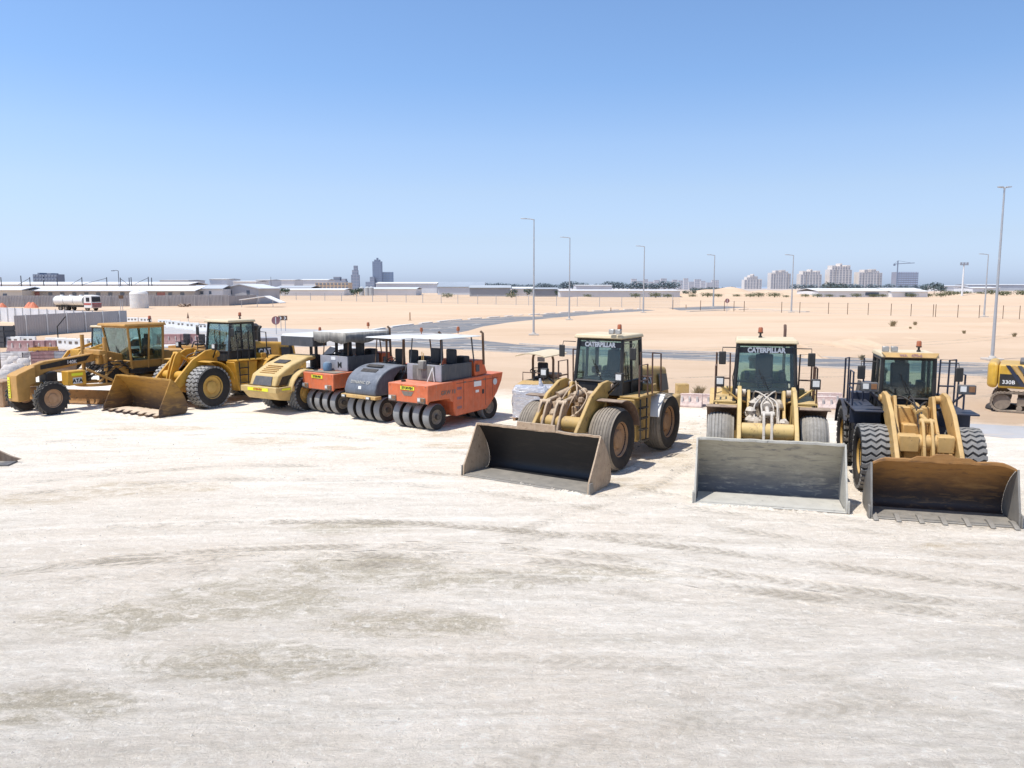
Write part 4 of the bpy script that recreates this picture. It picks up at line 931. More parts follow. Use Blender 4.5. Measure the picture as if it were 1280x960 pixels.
# dirt lying in that bucket
mb = MB(); r = random.Random(4); n = 24; k = 8
for i in range(n + 1):
    for j in range(k + 1):
        s, u = i / n, j / k; x = -1.8 + 3.6 * s; y = -2.9 + 1.0 * u
        mb.v.append((x, y, .055 + (0.13 * math.sin(math.pi * s) ** .5) * math.sin(math.pi * min(1, u * 1.0)) * (.6 + .5 * r.random())))
for i in range(n):
    for j in range(k):
        q = i * (k + 1) + j; mb.f.append([q, q + k + 1, q + k + 2, q + 1]); mb.mi.append(0)
M['dirt'] = mat('loose_dirt', (0.58, 0.46, 0.34), 0.95, dust=0.3, var=0.2, bump=0.4)
d_ = mb.build('dirt_heap', 'dirt', None, smooth=60); d_.location = (-14.35, 35.55, 0); d_.rotation_euler = (0, 0, R(-32))
tag(d_, 'pale loose dirt lying in the rusty yellow toothed bucket', 'dirt')

# ------------------------------------------------------------------ pneumatic rollers
def seat_at(parent, x, y, z, face=math.pi, m='seat'):
    s = MB(); s.cbox((x, y, z + .08), (.5, .46, .14)); s.cbox((x, y + .24 * (1 if face else -1), z + .42), (.5, .13, .62)); s.build('seat', m, parent, bevel=.07, seg=3)
def steer_at(parent, x, y, z, d=1):
    cc = Vector((x, y, z)); mb = MB(); tl = Matrix.Rotation(R(25 * d), 3, 'X')
    ring = [cc + tl @ Vector((.2 * math.cos(2 * math.pi * i / 18), .2 * math.sin(2 * math.pi * i / 18), 0)) for i in range(19)]
    mb.tube(ring, .018, 6); mb.tube([cc, cc + Vector((0, -.1 * d, -.55))], .035, 6); mb.tube([ring[0], cc, ring[9]], .014, 5); mb.build('steering_wheel', 'seat', parent)
def beacon_at(parent, x, y, z):
    b = MB(); b.tube([(x, y, z), (x, y, z + .1)], .02, 6); b.lathe([(.001, .1), (.06, .1), (.07, .13), (.055, .26), (.001, .28)], (x, y, z), 12, 'z', False); b.build('beacon', 'amber', parent)
def row_of_tyres(t, y, n, pitch, Rr=.5, w=.33, off=0.0):
    for k in range(n):
        wheel(t, (k - (n - 1) / 2) * pitch + off, y, Rr, w, 'smooth', 'tyre_grey', 'rim_grey', 1, None, 8)

def tyre_roller(label, loc, rz, body, mode, grp='pneumatic tyred rollers parked in a row'):
    t = thing('tyre_roller', label, 'road roller', (loc[0], loc[1], 0), rz, grp)
    row_of_tyres(t, 0, 4, .50); row_of_tyres(t, 3.2, 4, .50, off=.0)
    ax = MB(); ax.tube([(-.98, 0, .48), (.98, 0, .48)], .10, 10); ax.box(-.25, .25, -.3, .3, .6, 1.05); ax.build('front_axle', 'black', t)
    if mode == 'curved':
        pr = [(-.62, 1.06), (-.66, 1.25)] + [(-.62 + 1.35 * (1 - math.cos(a)), 1.25 + .92 * math.sin(a)) for a in [R(q) for q in range(8, 91, 9)]] + [(1.1, 2.17), (1.1, 2.05), (.75, 1.98), (.45, 1.72), (.32, 1.40), (.28, 1.06)]
        h = MB(); h.prism(pr, -.88, .88); hd = h.build('hood', 'hoodgrey', t, bevel=.14, seg=4)
        for (a, b) in ((1.92, .32), (2.02, .55)):
            v = MB(); sl = R(48 if a < 2 else 30); yy, zz = (-.09, 1.99) if a < 2 else (.22, 2.155)
            v.cbox((0, yy, zz), (.86, .20, .02), rx=R(33) if a < 2 else R(20)); v.build('vent', 'black', hd)
        text(hd, 'lettering', 'DYNAPAC CP', .17, (-.02, -.575, 1.56), (R(73), 0, 0), 'steel_light', .002)
        q = MB(); q.cbox((0, -.625, 1.36), (.16, .01, .12), rx=R(-12)); q.build('label_plate', 'white_paint', hd)
        bp = MB(); bp.box(-.98, .98, -.74, -.40, .94, 1.07); bp.build('bumper', 'arm_yellow', t, bevel=.02)
        lamp_box(t, (-.80, -.70, .98), (.24, .16, .13)); lamp_box(t, (.60, -.70, .98), (.24, .16, .13))
        bd = MB(); bd.prism([(.35, .5), (2.75, .5), (2.9, 1.0), (3.9, 1.25), (4.0, 1.75), (2.9, 1.85), (.9, 1.85), (.45, 1.3)], -.93, .93); bd.build('body', 'black', t, bevel=.04)
        for sx in (-1, 1):
            f_ = MB(); f_.prism([(.95, 1.86), (1.05, 2.15), (2.6, 2.15), (2.6, 1.86)], sx * .9 - .03, sx * .9 + .03); f_.build('side_panel', 'paneldark', t, bevel=.01)
        top, zc, py0, py1 = 3.22, 2.1, 1.0, 2.75
    else:
        fr = MB(); fr.prism([(-.62, 1.0), (-.62, 1.72), (.95, 1.76), (.95, .98), (.72, .98), (.60, 1.12), (-.5, 1.12)], -1.0, 1.0)
        b1 = fr.build('front_body', body, t, bevel=.03)
        bd = MB(); bd.prism([(.80, .98), (.84, .62), (.98, .40), (2.85, .46), (3.10, .62), (3.55, 1.05), (3.85, 1.5), (3.95, 1.84), (.80, 1.76)], -1.005, 1.005); b2 = bd.build('body', 'orange', t, bevel=.03)
        for y in (1.42, 2.78, 3.25):
            v = MB(); v.box(1.0055, 1.009, y - .008, y + .008, .62 + (.25 if y > 3 else 0), 1.74); v.build('panel_seam', 'black', b2, smooth=0)
        v = MB(); v.box(1.0055, 1.009, 1.0, 3.6, 1.64, 1.655); v.build('panel_seam', 'black', b2, smooth=0)
        for y in (1.5, 2.1, 2.7):
            v = MB(); v.cbox((1.012, y, 1.655), (.02, .10, .05)); v.build('hinge', 'rim_grey', b2, bevel=.005)
        v = MB(); v.box(-.97, .97, -.634, -.622, 1.02, 1.045); v.build('rubbing_strip', 'black', b1)
        for x in (-.9, -.3, .3, .9):
            v = MB(); v.tube([(x, -.62, 1.66), (x, -.645, 1.66)], .018, 6); v.build('bolt', 'rim_grey', b1)
        v = MB(); v.box(-.95, .95, -.5, .15, 1.745, 1.752); v.build('deck_plate', 'rim_grey', b1) if mode == 'cloth' else None
        v = MB(); v.lathe([(.001, 0), (.09, 0), (.09, .06), (.001, .07)], (-.6, -.2, 1.735), 14, 'z', False); v.build('filler_cap', 'black', b1)
        if mode == 'full':
            for z in (.72, 1.08, 1.45):
                v = MB(); v.box(1.004, 1.012, 1.02, 1.30, z - .05, z + .05); v.build('vent', 'maroon', b2)
            text(b2, 'lettering', 'GRW 18', .22, (1.012, .52, 1.36), (R(90), 0, R(90)), 'rim_grey', .005)
            q = MB(); q.box(1.006, 1.014, 2.05, 2.5, 1.42, 1.62); q.build('notice_plate', 'white_paint', b2)
            q = MB(); q.box(1.006, 1.014, 2.15, 2.35, 1.18, 1.28); q.build('sticker', 'white_paint', b2)
            q = MB(); q.lathe([(.001, 0), (.13, 0), (.13, .012), (.001, .012)], (1.005, 3.4, 1.5), 20, 'x', False); q.build('round_sticker', 'canopy_white', b2)
            q = MB(); q.cbox((1.012, 2.62, 1.18), (.02, .12, .18)); q.build('door_latch', 'black', b2, bevel=.01)
            q = MB(); q.lathe([(.12, -.3), (.38, 0), (.12, .02)], (0, -.625, 1.42), 3, 'y', True)
            q = MB(); q.prism([(-.30, 1.44), (.30, 1.44), (.18, 1.28), (-.18, 1.28)], -.632, -.618, 'y'); q.build('emblem', 'rim_grey', b1)
        pl = MB(); pl.box(-.34, .34, -.640, -.618, 1.50, 1.63); pl.build('number_plate', 'plate_yellow', b1)
        text(b1, 'lettering', 'ET0RVEH' if mode == 'cloth' else 'ETORVEH', .125, (0, -.644, 1.565), (R(90), 0, 0), 'black_text', .006)
        for x in (-.76, .70):
            lamp_box(b1, (x, -.63, 1.16), (.36, .1, .2), 'rim_grey', 'lens', n=2)
        # operator's box
        ob = MB(); ob.box(-.86, .86, .28, .34, 1.76, 2.38); ob.build('front_panel', 'panelgrey', t, bevel=.01)
        ob = MB(); ob.box(.82, .86, .34, 2.1, 1.78, 2.38); ob.box(-.86, -.82, .34, 2.1, 1.78, 2.38); ob.box(-.82, .82, .34, 2.1, 1.77, 1.83); ob.build('side_panel', 'paneldark', t, bevel=.01)
        eb = MB(); eb.hull8([(-.9, 2.25, 1.8), (.9, 2.25, 1.8), (.9, 3.05, 1.85), (-.9, 3.05, 1.85)], [(-.85, 2.3, 2.42), (.85, 2.3, 2.42), (.85, 2.85, 2.42), (-.85, 2.85, 2.42)]); eb.build('engine_hood', 'orange', t, bevel=.03)
        sh = MB(); sh.box(.905, .93, 2.3, 2.5, 1.98, 2.25); sh.build('side_lamp', 'paneldark', t)
        if mode == 'full':
            a = MB(); a.tube([(.34, .10, 1.76), (.50, .22, 2.28)], .022, 6); a.tube([(.58, .22, 1.76), (.50, .22, 2.28)], .02, 6); a.build('prop_rod', 'white_paint', t)
            a = MB(); a.cbox((.0, .20, 2.36), (.28, .2, .34)); a.build('filler_box', 'canvas', t, bevel=.03)
            a = MB(); a.cbox((.0, .262, 2.06), (1.1, .02, .55)); a.build('worn_sheet', 'canvas', t)
            a = MB(); a.tube([(-.1, .3, 2.4), (-.1, .3, 2.85)], .015, 5); a.tube([(-.02, .3, 2.4), (-.02, .3, 2.8)], .015, 5); a.build('control_rod', 'arm_yellow', t)
        else:
            a = MB(); a.lathe([(.001, 0), (.17, 0), (.19, .06), (.19, .26), (.16, .34), (.08, .38), (.001, .38)], (-.10, .02, 1.76), 16, 'z', False); a.build('water_jug', 'paleblue', t)
            q = MB(); q.box(-.15, .12, .268, .279, 2.2, 2.33); q.build('sticker', 'white_paint', t)
            text(t, 'lettering', 'M', .34, (.38, .272, 2.0), (R(90), 0, 0), 'black_text', .01)
        top, zc, py0, py1 = 3.36, 2.3, .42, 2.35
    for sx in (-1, 1):
        p = MB(); m_ = 'paneldark' if mode == 'full' else 'brownsteel'
        p.tube([(sx * .80, py0 - .05, zc - .3), (sx * .74, py0 + .05, top)], .024, 6); p.build('canopy_post', m_, t)
        p = MB(); p.tube([(sx * .82, py1, zc - .3), (sx * .76, py1 - .15, top)], .03, 6); p.build('canopy_post', m_, t)
        if mode == 'curved':
            p = MB(); p.tube([(sx * .5, 1.35, zc - .2), (sx * .5, 1.35, top)], .045, 8); p.build('canopy_post', 'brownsteel', t)
    c = MB(); a, b = py0 - .35, py1 + .2; cw = 1.04
    c.hull8([(-cw, a, top), (cw, a, top), (cw, b, top), (-cw, b, top)], [(-cw + .05, a + .05, top + .04), (cw - .05, a + .05, top + .04), (cw - .05, b - .05, top + .04), (-cw + .05, b - .05, top + .04)])
    c.build('canopy', 'canopy_white', t, bevel=.02)
    if mode == 'cloth':
        # canvas hanging down on three sides
        cl = MB(); rr = random.Random(3)
        path = [(-cw, b), (-cw, a), (cw, a), (cw, b)]
        pts = []
        for i in range(3):
            for k in range(14): s = k / 14; pts.append((path[i][0] + (path[i + 1][0] - path[i][0]) * s, path[i][1] + (path[i + 1][1] - path[i][1]) * s))
        pts.append(path[-1])
        for i, (x, y) in enumerate(pts):
            wv = .03 * math.sin(i * 1.7); dz = .40 + .05 * math.sin(i * .8) + rr.uniform(-.02, .02)
            cl.v += [(x, y, top + .03), (x * (1 + wv * .15), y - wv * .4, top - dz * .5), (x * (1.0 + wv * .3), y - wv * .8, top - dz)]
            if i:
                j = 3 * i; cl.f += [[j - 3, j, j + 1, j - 2], [j - 2, j + 1, j + 2, j - 1]]; cl.mi += [0, 0]
        o = cl.build('canvas_skirt', 'canvas', t, smooth=60); s_ = o.modifiers.new('s', 'SOLIDIFY'); s_.thickness = .01
    seat_at(t, -.38, py0 + .75, zc - .12); seat_at(t, .42, py0 + .75, zc - .12)
    steer_at(t, -.30, py0 + .35, zc + .18); 
    if mode == 'full': steer_at(t, .12, py0 + 1.5, zc + .18, -1)
    q = MB(); q.cbox((.45, py0 + 1.6, zc + .08), (.5, .35, .45)); q.build('console', 'seat', t, bevel=.05)
    q = MB(); q.cbox((-.1, py0 + .35, zc - .1), (.5, .22, .4)); q.build('console', 'seat', t, bevel=.05)
    ex = MB(); ex.tube([(cw - .02, py1 + .3, zc - .05), (cw - .02, py1 + .25, top + .12), (cw - .10, py1 + .2, top + .2)], .05, 10); ex.build('exhaust_pipe', 'brownsteel', t)
    beacon_at(t, .3 if mode == 'curved' else .1, b - .35, top + .1)
    return t
O3 = tyre_roller('orange tyre roller with white flat canopy, nearest of the roller row', (-3.50, 29.85), R(-36), 'orange_faded', 'full')
O2 = tyre_roller('tyre roller with rounded black-grey hood and yellow bumper between two orange rollers', (-5.60, 31.65), R(-37), 'orange', 'curved')
O1 = tyre_roller('orange tyre roller with dirty canvas hanging from its canopy', (-7.75, 33.65), R(-37), 'orange_faded', 'cloth')

# ------------------------------------------------------------------ soil compactor seen from its engine end
def soil_compactor(loc, rz):
    t = thing('soil_compactor', 'yellow soil compactor with sloping louvred hood and diamond tread tyres', 'road roller', (loc[0], loc[1], 0), rz)
    for sx in (-1, 1): wheel(t, sx * .82, .95, .78, .56, 'diamond', 'tyre', 'rim_yellow', sx, 'tyre_lug')
    c = MB(); c.hull8([(-.95, -.55, .62), (.95, -.55, .62), (.62, .6, .42), (-.62, .6, .42)], [(-1.06, -.78, .96), (1.06, -.78, .96), (.95, .35, 1.0), (-.95, .35, 1.0)]); c.build('rear_frame', 'beige', t, bevel=.05)
    c = MB(); c.box(-1.08, 1.08, -.82, -.62, .92, 1.16); c.box(1.0, 1.08, -.62, .2, .92, 1.16); c.box(-1.08, -1.0, -.62, .2, .92, 1.16); b_ = c.build('bumper', 'beige', t, bevel=.02)
    p = MB(); p.box(-.62, .62, -.836, -.822, .98, 1.11); p.build('number_plate', 'plate_yellow', b_)
    text(b_, 'lettering', 'RTERVEH', .12, (0, -.84, 1.045), (R(90), 0, 0), 'red', .006)
    p = MB(); p.box(1.082, 1.092, -.5, -.05, 1.02, 1.10); p.build('reflector', 'plate_yellow', b_)
    h = MB(); h.prism([(-.60, 1.16), (-.42, 1.62), (.35, 2.02), (1.3, 2.30), (1.9, 2.32), (1.9, 2.18), (1.2, 2.08), (.55, 1.70), (.40, 1.16)], -.80, .80); hd = h.build('hood', 'beige', t, bevel=.09, seg=3)
    g = MB(); g.hull8([(-.56, -.625, 1.2), (.56, -.625, 1.2), (.50, -.48, 1.56), (-.50, -.48, 1.56)], [(-.56, -.60, 1.2), (.56, -.60, 1.2), (.50, -.45, 1.56), (-.50, -.45, 1.56)]); g.build('grille', 'paneldark', hd)
    for k in range(5):
        y = -.30 + k * .115; z = 1.70 + k * .062; l_ = MB(); l_.cbox((0, y, z), (.9, .05, .03), rx=R(-2)); l_.build('louvre', 'yellow_dark', hd, bevel=.006)
    v = MB(); v.cbox((0, .55, 2.105), (.7, .36, .02), rx=R(17)); v.build('vent', 'black', hd)
    for sx in (-1, 1):
        sg = MB(); x0, x1 = sorted((sx * .80, sx * .815)); sg.prism([(-.42, 1.2), (.36, 1.2), (.46, 1.62), (-.2, 1.55)], x0, x1); sg.build('side_grille', 'black', hd)
        f_ = MB(); a0 = [(.95 + p[0], p[1]) for p in arc(0, .80, 1.0, 172, 30, 10)]; a1 = [(.95 + p[0], p[1]) for p in arc(0, .80, .92, 172, 30, 10)]
        f_.prism(a0 + a1[::-1], *sorted((sx * .55, sx * 1.14))); f_.build('fender', 'beige', t, bevel=.04)
        br = MB(); br.prism([(.30, 1.15), (.42, 1.15), (.62, 1.72), (.48, 1.74)], sx * .84 - .02, sx * .84 + .02); br.build('brace', 'fender_brown', t)
    d = MB(); d.box(-.85, .85, 1.6, 3.0, .75, 1.5); d.build('deck', 'black', t, bevel=.03)
    dr = MB(); dr.tube([(-1.05, 4.1, .76), (1.05, 4.1, .76)], .76, 40); dr.build('drum', 'floorsteel', t)
    df = MB(); df.box(-1.22, -1.08, 3.0, 4.9, .6, 1.0); df.box(1.08, 1.22, 3.0, 4.9, .6, 1.0); df.box(-1.22, 1.22, 4.9, 5.05, .6, 1.0); df.box(-1.22, 1.22, 2.95, 3.1, .6, 1.0); df.build('drum_frame', 'beige', t, bevel=.02)
    seat_at(t, 0, 2.3, 1.55); steer_at(t, 0, 2.8, 2.1, -1)
    for x in (-.8, .8):
        for y in (1.75, 3.0):
            p = MB(); p.box(x - .05, x + .05, y - .05, y + .05, 1.5, 3.12); p.build('canopy_post', 'black', t)
    ca = MB(); ca.hull8([(-1.0, 1.4, 3.12), (1.0, 1.4, 3.12), (1.0, 3.3, 3.12), (-1.0, 3.3, 3.12)], [(-.95, 1.45, 3.22), (.95, 1.45, 3.22), (.95, 3.25, 3.22), (-.95, 3.25, 3.22)]); ca.build('canopy', 'canopy_white', t, bevel=.02)
    sk_ = MB(); sk_.box(-.98, .98, 1.39, 1.41, 2.72, 3.12); sk_.box(.98, 1.0, 1.41, 2.2, 2.72, 3.12); sk_.build('canopy_skirt', 'paneldark', t)
    beacon_at(t, .2, 2.6, 3.22)
    return t
soil_compactor((-10.15, 33.75), R(-32))

# ------------------------------------------------------------------ motor grader
def motor_grader(label, loc, rz, detail=True, group=None):
    t = thing('motor_grader', label, 'motor grader', (loc[0], loc[1], 0), rz, group)
    ym = 'yellow_dark'
    for sx in (-1, 1):
        wheel(t, sx * 1.05, 0, .70, .38, 'bar', 'tyre', 'rim_brown', sx, 'tyre')
        for y in (5.5, 7.1): wheel(t, sx * 1.05, y, .70, .40, 'bar', 'tyre', 'rim_brown', sx, 'tyre')
    a = MB(); a.tube([(-1.0, 0, .72), (1.0, 0, .72)], .12, 10); a.cbox((0, 0, .95), (.8, .35, .3)); a.cbox((0, -.05, .6), (1.5, .12, .12)); a.build('front_axle', ym, t, bevel=.02)
    n = MB(); n.prism([(-.98, .58), (-1.0, 1.66), (-.88, 1.74), (-.2, 2.0), (-.2, 1.3), (-.45, 1.2), (-.5, .6)], -.36, .36); nose = n.build('nose', ym, t, bevel=.03)
    p = MB(); p.box(-.28, -.12, -1.018, -1.0, .72, 1.58); p.build('reflector_strip', 'plate_yellow', nose)
    for k in range(7):
        q = MB(); q.box(-.24, -.16, -1.026, -1.019, .77 + k * .11, .82 + k * .11); q.build('marking', 'yellow_dark', nose)
    f = MB(); f.prism([(-.3, 1.98), (.3, 2.16), (1.2, 2.22), (3.1, 2.42), (3.9, 2.2), (4.4, 1.5), (4.3, 1.0), (3.9, 1.15), (3.5, 1.8), (2.9, 2.05), (1.2, 1.82), (.4, 1.70), (-.30, 1.42)], -.17, .17); fr = f.build('main_frame', ym, t, bevel=.03)
    for sx in (-1, 1):
        bp = MB(); x0, x1 = sorted((sx * .171, sx * .185)); bp.prism([(.1, 1.82), (.1, 2.0), (1.2, 2.16), (2.3, 2.28), (2.1, 2.06), (1.2, 1.92)], x0, x1); bp.build('side_badge', 'black', fr)
        text(fr, 'lettering', '140K', .20, (sx * .192, 1.45, 2.04), (R(90), 0, sx * R(90)), 'white_text', .005)
    # drawbar, circle, blade
    d = MB(); d.prism([(-.2, 1.15), (-.2, 1.3), (2.6, 1.15), (2.6, 1.0)], -.12, .12); d.lathe([(.72, 0), (.84, 0), (.84, .12), (.72, .12)], (0, 2.6, .92), 40, 'z'); d.build('drawbar', ym, t, bevel=.01)
    bl = MB(); pr = [(-.02, .06), (.10, .14), (.16, .32), (.12, .5), (.02, .66), (.05, .68), (.16, .52), (.20, .32), (.13, .12), (.0, .03)]
    bl.prism(pr, -1.85, 1.85); o = bl.build('blade', 'rusted_plain', t, bevel=.005); o.location = (0, 2.5, 0); o.rotation_euler = (0, 0, R(20))
    bx = MB(); bx.cbox((.62, 1.25, 1.40), (.5, .8, .62)); o = bx.build('tool_box', 'yellow', t, bevel=.03)
    pl = MB(); pl.box(.872, .882, 1.0, 1.5, 1.5, 1.62); pl.build('reflector', 'plate_yellow', o)
    pl = MB(); pl.box(.872, .88, 1.05, 1.45, 1.16, 1.42); pl.build('label_plate', 'canopy_white', o)
    text(o, 'lettering', 'ATA', .22, (.884, 1.25, 1.28), (R(90), 0, R(90)), 'black_text', .01)
    bb = MB(); bb.cbox((0, .5, 1.45), (.55, .5, .45)); bb.cbox((.25, .45, 1.1), (.4, .5, .4)); bb.build('hydraulic_block', 'black', t, bevel=.03)
    for x, y, z in ((-.62, 2.45, 3.15), (.58, 2.75, 3.05)):
        c = MB(); c.tube([(x, y, 1.55), (x, y, z)], .085, 12); c.tube([(x, y, .95), (x, y, 1.6)], .04, 8); c.build('lift_cylinder', ym, t)
    s = MB(); s.cbox((0, 2.6, 2.38), (1.35, .34, .22)); s.cbox((.3, 2.7, 2.1), (.32, .4, .5)); s.cbox((-.35, 2.55, 2.15), (.22, .3, .4)); s.tube([(-.7, 2.6, 2.3), (-.62, 2.45, 1.9)], .07, 8); s.tube([(.7, 2.6, 2.3), (.6, 2.75, 1.9)], .07, 8); s.build('saddle', ym, t, bevel=.04)
    rr = random.Random(9)
    dz_ = MB(); dz_.cbox((0, 3.55, 1.35), (.9, .8, .75)); dz_.cbox((.35, 2.9, 1.25), (.4, .5, .5)); dz_.cbox((.1, 2.0, 1.3), (.5, .4, .3)); dz_.build('swing_drive', 'black', t, bevel=.04)
    for (a_, b_) in (((.45, 3.4, 1.8), (.75, 2.3, 1.1)), ((-.45, 3.4, 1.8), (-.75, 2.2, 1.1)), ((.5, 1.9, 1.7), (.9, 3.1, 1.0)), ((.3, 3.8, 1.3), (.55, 3.0, 2.1))):
        q = MB(); q.tube([a_, b_], .055, 8); q.build('cylinder_rod', ym, t)
    for k in range(7):
        q = MB(); q.cbox((.62, 3.4 + k * .12, 1.95 - k * .12), (.3, .16, .03)); q.build('step', 'black', t)
    for k in range(22):
        x = rr.uniform(-.6, .75); p = [Vector((x, 3.9, 1.7 + rr.uniform(-.3, .3))), Vector((x * 1.3, 3.2, 1.9 + rr.uniform(-.3, .2))), Vector((x, 2.6, 1.6 + rr.uniform(-.3, .3))), Vector((x * .7, 2.0, 1.4 + rr.uniform(-.2, .2)))]
        h = MB(); h.tube(smooth_path(p, 4), .02, 5); h.build('hose', 'black', t)
    st = MB(); st.prism([(3.0, 1.9), (3.3, 2.0), (4.5, .95), (4.3, .80)], .50, .62); st.build('brace', ym, t, bevel=.01)
    # cab
    cab(t, 0, 3.9, 5.5, 1.55, 3.50, 1.5, 1.9, ym, ym, .35, -.25, 'glass', None, .22, beacon=(.3, .5), side_lower=ym)
    fl = MB(); fl.box(-.8, .8, 3.8, 5.4, 1.35, 1.55); fl.build('cab_floor', 'black', t, bevel=.02)
    hd = MB(); hd.hull8([(-.55, 5.4, 1.2), (.55, 5.4, 1.2), (.5, 8.4, 1.2), (-.5, 8.4, 1.2)], [(-.5, 5.4, 2.3), (.5, 5.4, 2.3), (.45, 8.3, 2.15), (-.45, 8.3, 2.15)]); hd.build('hood', ym, t, bevel=.06)
    rf = MB(); rf.box(-.5, .5, 4.3, 8.5, .7, 1.2); rf.build('rear_frame', ym, t, bevel=.02)
    for sx in (-1, 1):
        tc_ = MB(); tc_.cbox((sx * .72, 6.3, .75), (.16, 1.9, .5)); tc_.build('tandem_case', ym, t, bevel=.05)
    return t
motor_grader('long-nosed motor grader with glazed cab at the far left of the row', (-20.05, 33.5), R(-31))
# ================================================================== background
HAZE = (0.34, 0.41, 0.52)  # bluish air haze, blended into the base colours of distant surfaces
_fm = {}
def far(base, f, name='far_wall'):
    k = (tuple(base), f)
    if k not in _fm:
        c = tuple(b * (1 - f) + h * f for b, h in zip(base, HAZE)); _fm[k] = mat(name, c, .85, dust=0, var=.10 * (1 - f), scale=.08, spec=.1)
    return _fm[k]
def X(px, Y): return at_depth(px, 360, Y).x
def ZT(py, Y): return at_depth(640, py, Y).z

# ---- street lamps
def street_lamp(label, px, py, ytop, double=False):
    b = G(px, py); Y = b.y; h = ZT(ytop, Y)
    t = thing('street_lamp', label, 'street lamp', b, 0, 'street lamps along the desert road')
    s = max(1.0, Y / 110)
    p = MB(); p.tube([(0, 0, .1), (0, 0, h * .3)], .12 * s, 12, .10 * s); p.tube([(0, 0, h * .3), (0, 0, h)], .095 * s, 12, .055 * s); p.build('pole', 'galv', t)
    f = MB(); f.box(-.55, .55, -.55, .55, 0, .14); f.lathe([(.001, .14), (.26, .14), (.2, .3), (.001, .32)], (0, 0, 0), 12, 'z', False); f.build('base', 'concrete', t, bevel=.02)
    for sx in ((-1, 1) if double else (-1,)):
        a = MB(); L = .12 if double else .85; w_ = .36 if double else .6
        a.tube([(0, 0, h - .05), (sx * L * .4, 0, h + .02), (sx * L, 0, h + .06)], .045 * s, 8); a.build('arm', 'galv', t)
        l = MB(); l.hull8([(sx * L, -.13 * s, h), (sx * (L + w_ * s), -.10 * s, h + .05), (sx * (L + w_ * s), .10 * s, h + .05), (sx * L, .13 * s, h)], [(sx * L, -.11 * s, h + .12 * s), (sx * (L + w_ * s), -.08 * s, h + .12 * s), (sx * (L + w_ * s), .08 * s, h + .12 * s), (sx * L, .11 * s, h + .12 * s)]); l.build('lamp_head', 'galv', t, bevel=.02)
    return t
street_lamp('tall grey street lamp on the sand behind the black-bucket loader', 667, 419, 274)
street_lamp('second tallest street lamp in the middle, beside the curving road', 711.5, 400, 297)
street_lamp('street lamp standing where the far road and wire fence meet', 804, 391, 308)
street_lamp('thin far street lamp in front of the dense tree belt', 891.5, 384.5, 319)
street_lamp('thin street lamp on the sand in front of the hazy apartment towers', 989, 390.5, 319)
street_lamp('thin street lamp just behind the tallest lamp post on the right', 1230, 396, 318)
street_lamp('tallest street lamp with small double head, beside the excavator', 1240, 450, 235, True)

# ---- fences
def wire_fence(label, pts, posts, h, mesh_alpha, m='brownsteel', rp=.045):
    """pts: two ground points; posts: photo columns of the posts."""
    a, b = G(*pts[0]), G(*pts[1]); t = thing('wire_fence', label, 'fence', a)
    d = b - a
    def on(px):
        u = (px - 640) / 1000   # intersection of the sight plane with the fence line
        k = u * (math.cos(TILT) + 0.0)
        best = min(((abs((a.x + d.x * s) / (a.y + d.y * s) - u * 0.99), s) for s in [i / 2000 for i in range(2001)]))[1]
        return d * best
    for px in posts:
        p = on(px); q = MB(); q.tube([(p.x, p.y, 0), (p.x, p.y, h)], rp * max(1, (a.y + p.y) / 130), 6); q.build('post', m, t)
    for z in (.15, h * .55, h - .12):
        q = MB(); q.tube([(0, 0, z), (d.x, d.y, z)], .012, 4); q.build('wire', 'galv', t)
    if mesh_alpha:
        q = MB(); q.add([(0, 0, .05), (d.x, d.y, .05), (d.x, d.y, h - .1), (0, 0, h - .1)], [(0, 1, 2, 3)]); q.build('netting', 'net', t, smooth=0)
nm = bpy.data.materials.new('wire_netting'); tn = NT(nm); tn.b.inputs['Base Color'].default_value = (.25, .23, .21, 1); tn.b.inputs['Alpha'].default_value = .13; M['net'] = nm
wire_fence('long wire netting fence with thin posts below the warehouses', [(345, 374.5), (850, 386)], [345, 369, 387, 405, 426, 445, 465, 483, 507, 528, 551, 572, 597, 620, 645, 661, 696, 722, 750, 778, 801, 842], 2.9, True, 'galv', .05)
wire_fence('sparse post and wire fence crossing the sand on the right', [(841, 387), (1290, 399.5)], [841, 877, 907, 919, 932, 979, 1002, 1038, 1062, 1088, 1117, 1142, 1170, 1173, 1201, 1228, 1258, 1279], 2.2, False, 'brownsteel', .05)
def corrugated_fence(label, a, b, h, m, post_m, n_posts, pitch=.35, amp=.06):
    a, b = Vector(a), Vector(b); t = thing('corrugated_fence', label, 'fence', (a.x, a.y, 0)); d = b - a; L = d.length; d.normalize(); nn = Vector((-d.y, d.x, 0))
    mb = MB(); n = int(L / pitch) * 2
    for i in range(n + 1):
        s = L * i / n; o = nn * (amp if i % 2 else -amp); p = d * s + o
        mb.v += [(p.x, p.y, 0), (p.x, p.y, h + .05 * math.sin(s * .13))]
        if i: mb.f.append([2 * i - 2, 2 * i, 2 * i + 1, 2 * i - 1]); mb.mi.append(0)
    mb.build('panel', m, t, smooth=0)
    for i in range(n_posts):
        p = d * (L * (i + .5) / n_posts) - nn * .14; q = MB(); q.tube([(p.x, p.y, 0), (p.x, p.y, h + .12)], .055, 6); q.build('post', post_m, t)
    return t
M['sheetgrey'] = mat('grey_sheeting', (0.46, 0.435, 0.425), .6, dust=0.15, low=0.25, var=.08, scale=.6)
M['sheetfar'] = mat('far_grey_sheeting', (0.36, 0.35, 0.355), .6, dust=0.1, low=0.2, var=.08, scale=.3)
M['sheetpale'] = mat('pale_sheeting', (0.74, 0.75, 0.77), .6, dust=0.1, low=0.1, var=.1, scale=.5)
corrugated_fence('near grey corrugated hoarding behind the motor grader', (X(14, 84), 84, 0), (X(156, 101), 101, 0), 2.25, 'sheetgrey', 'white_paint', 6)
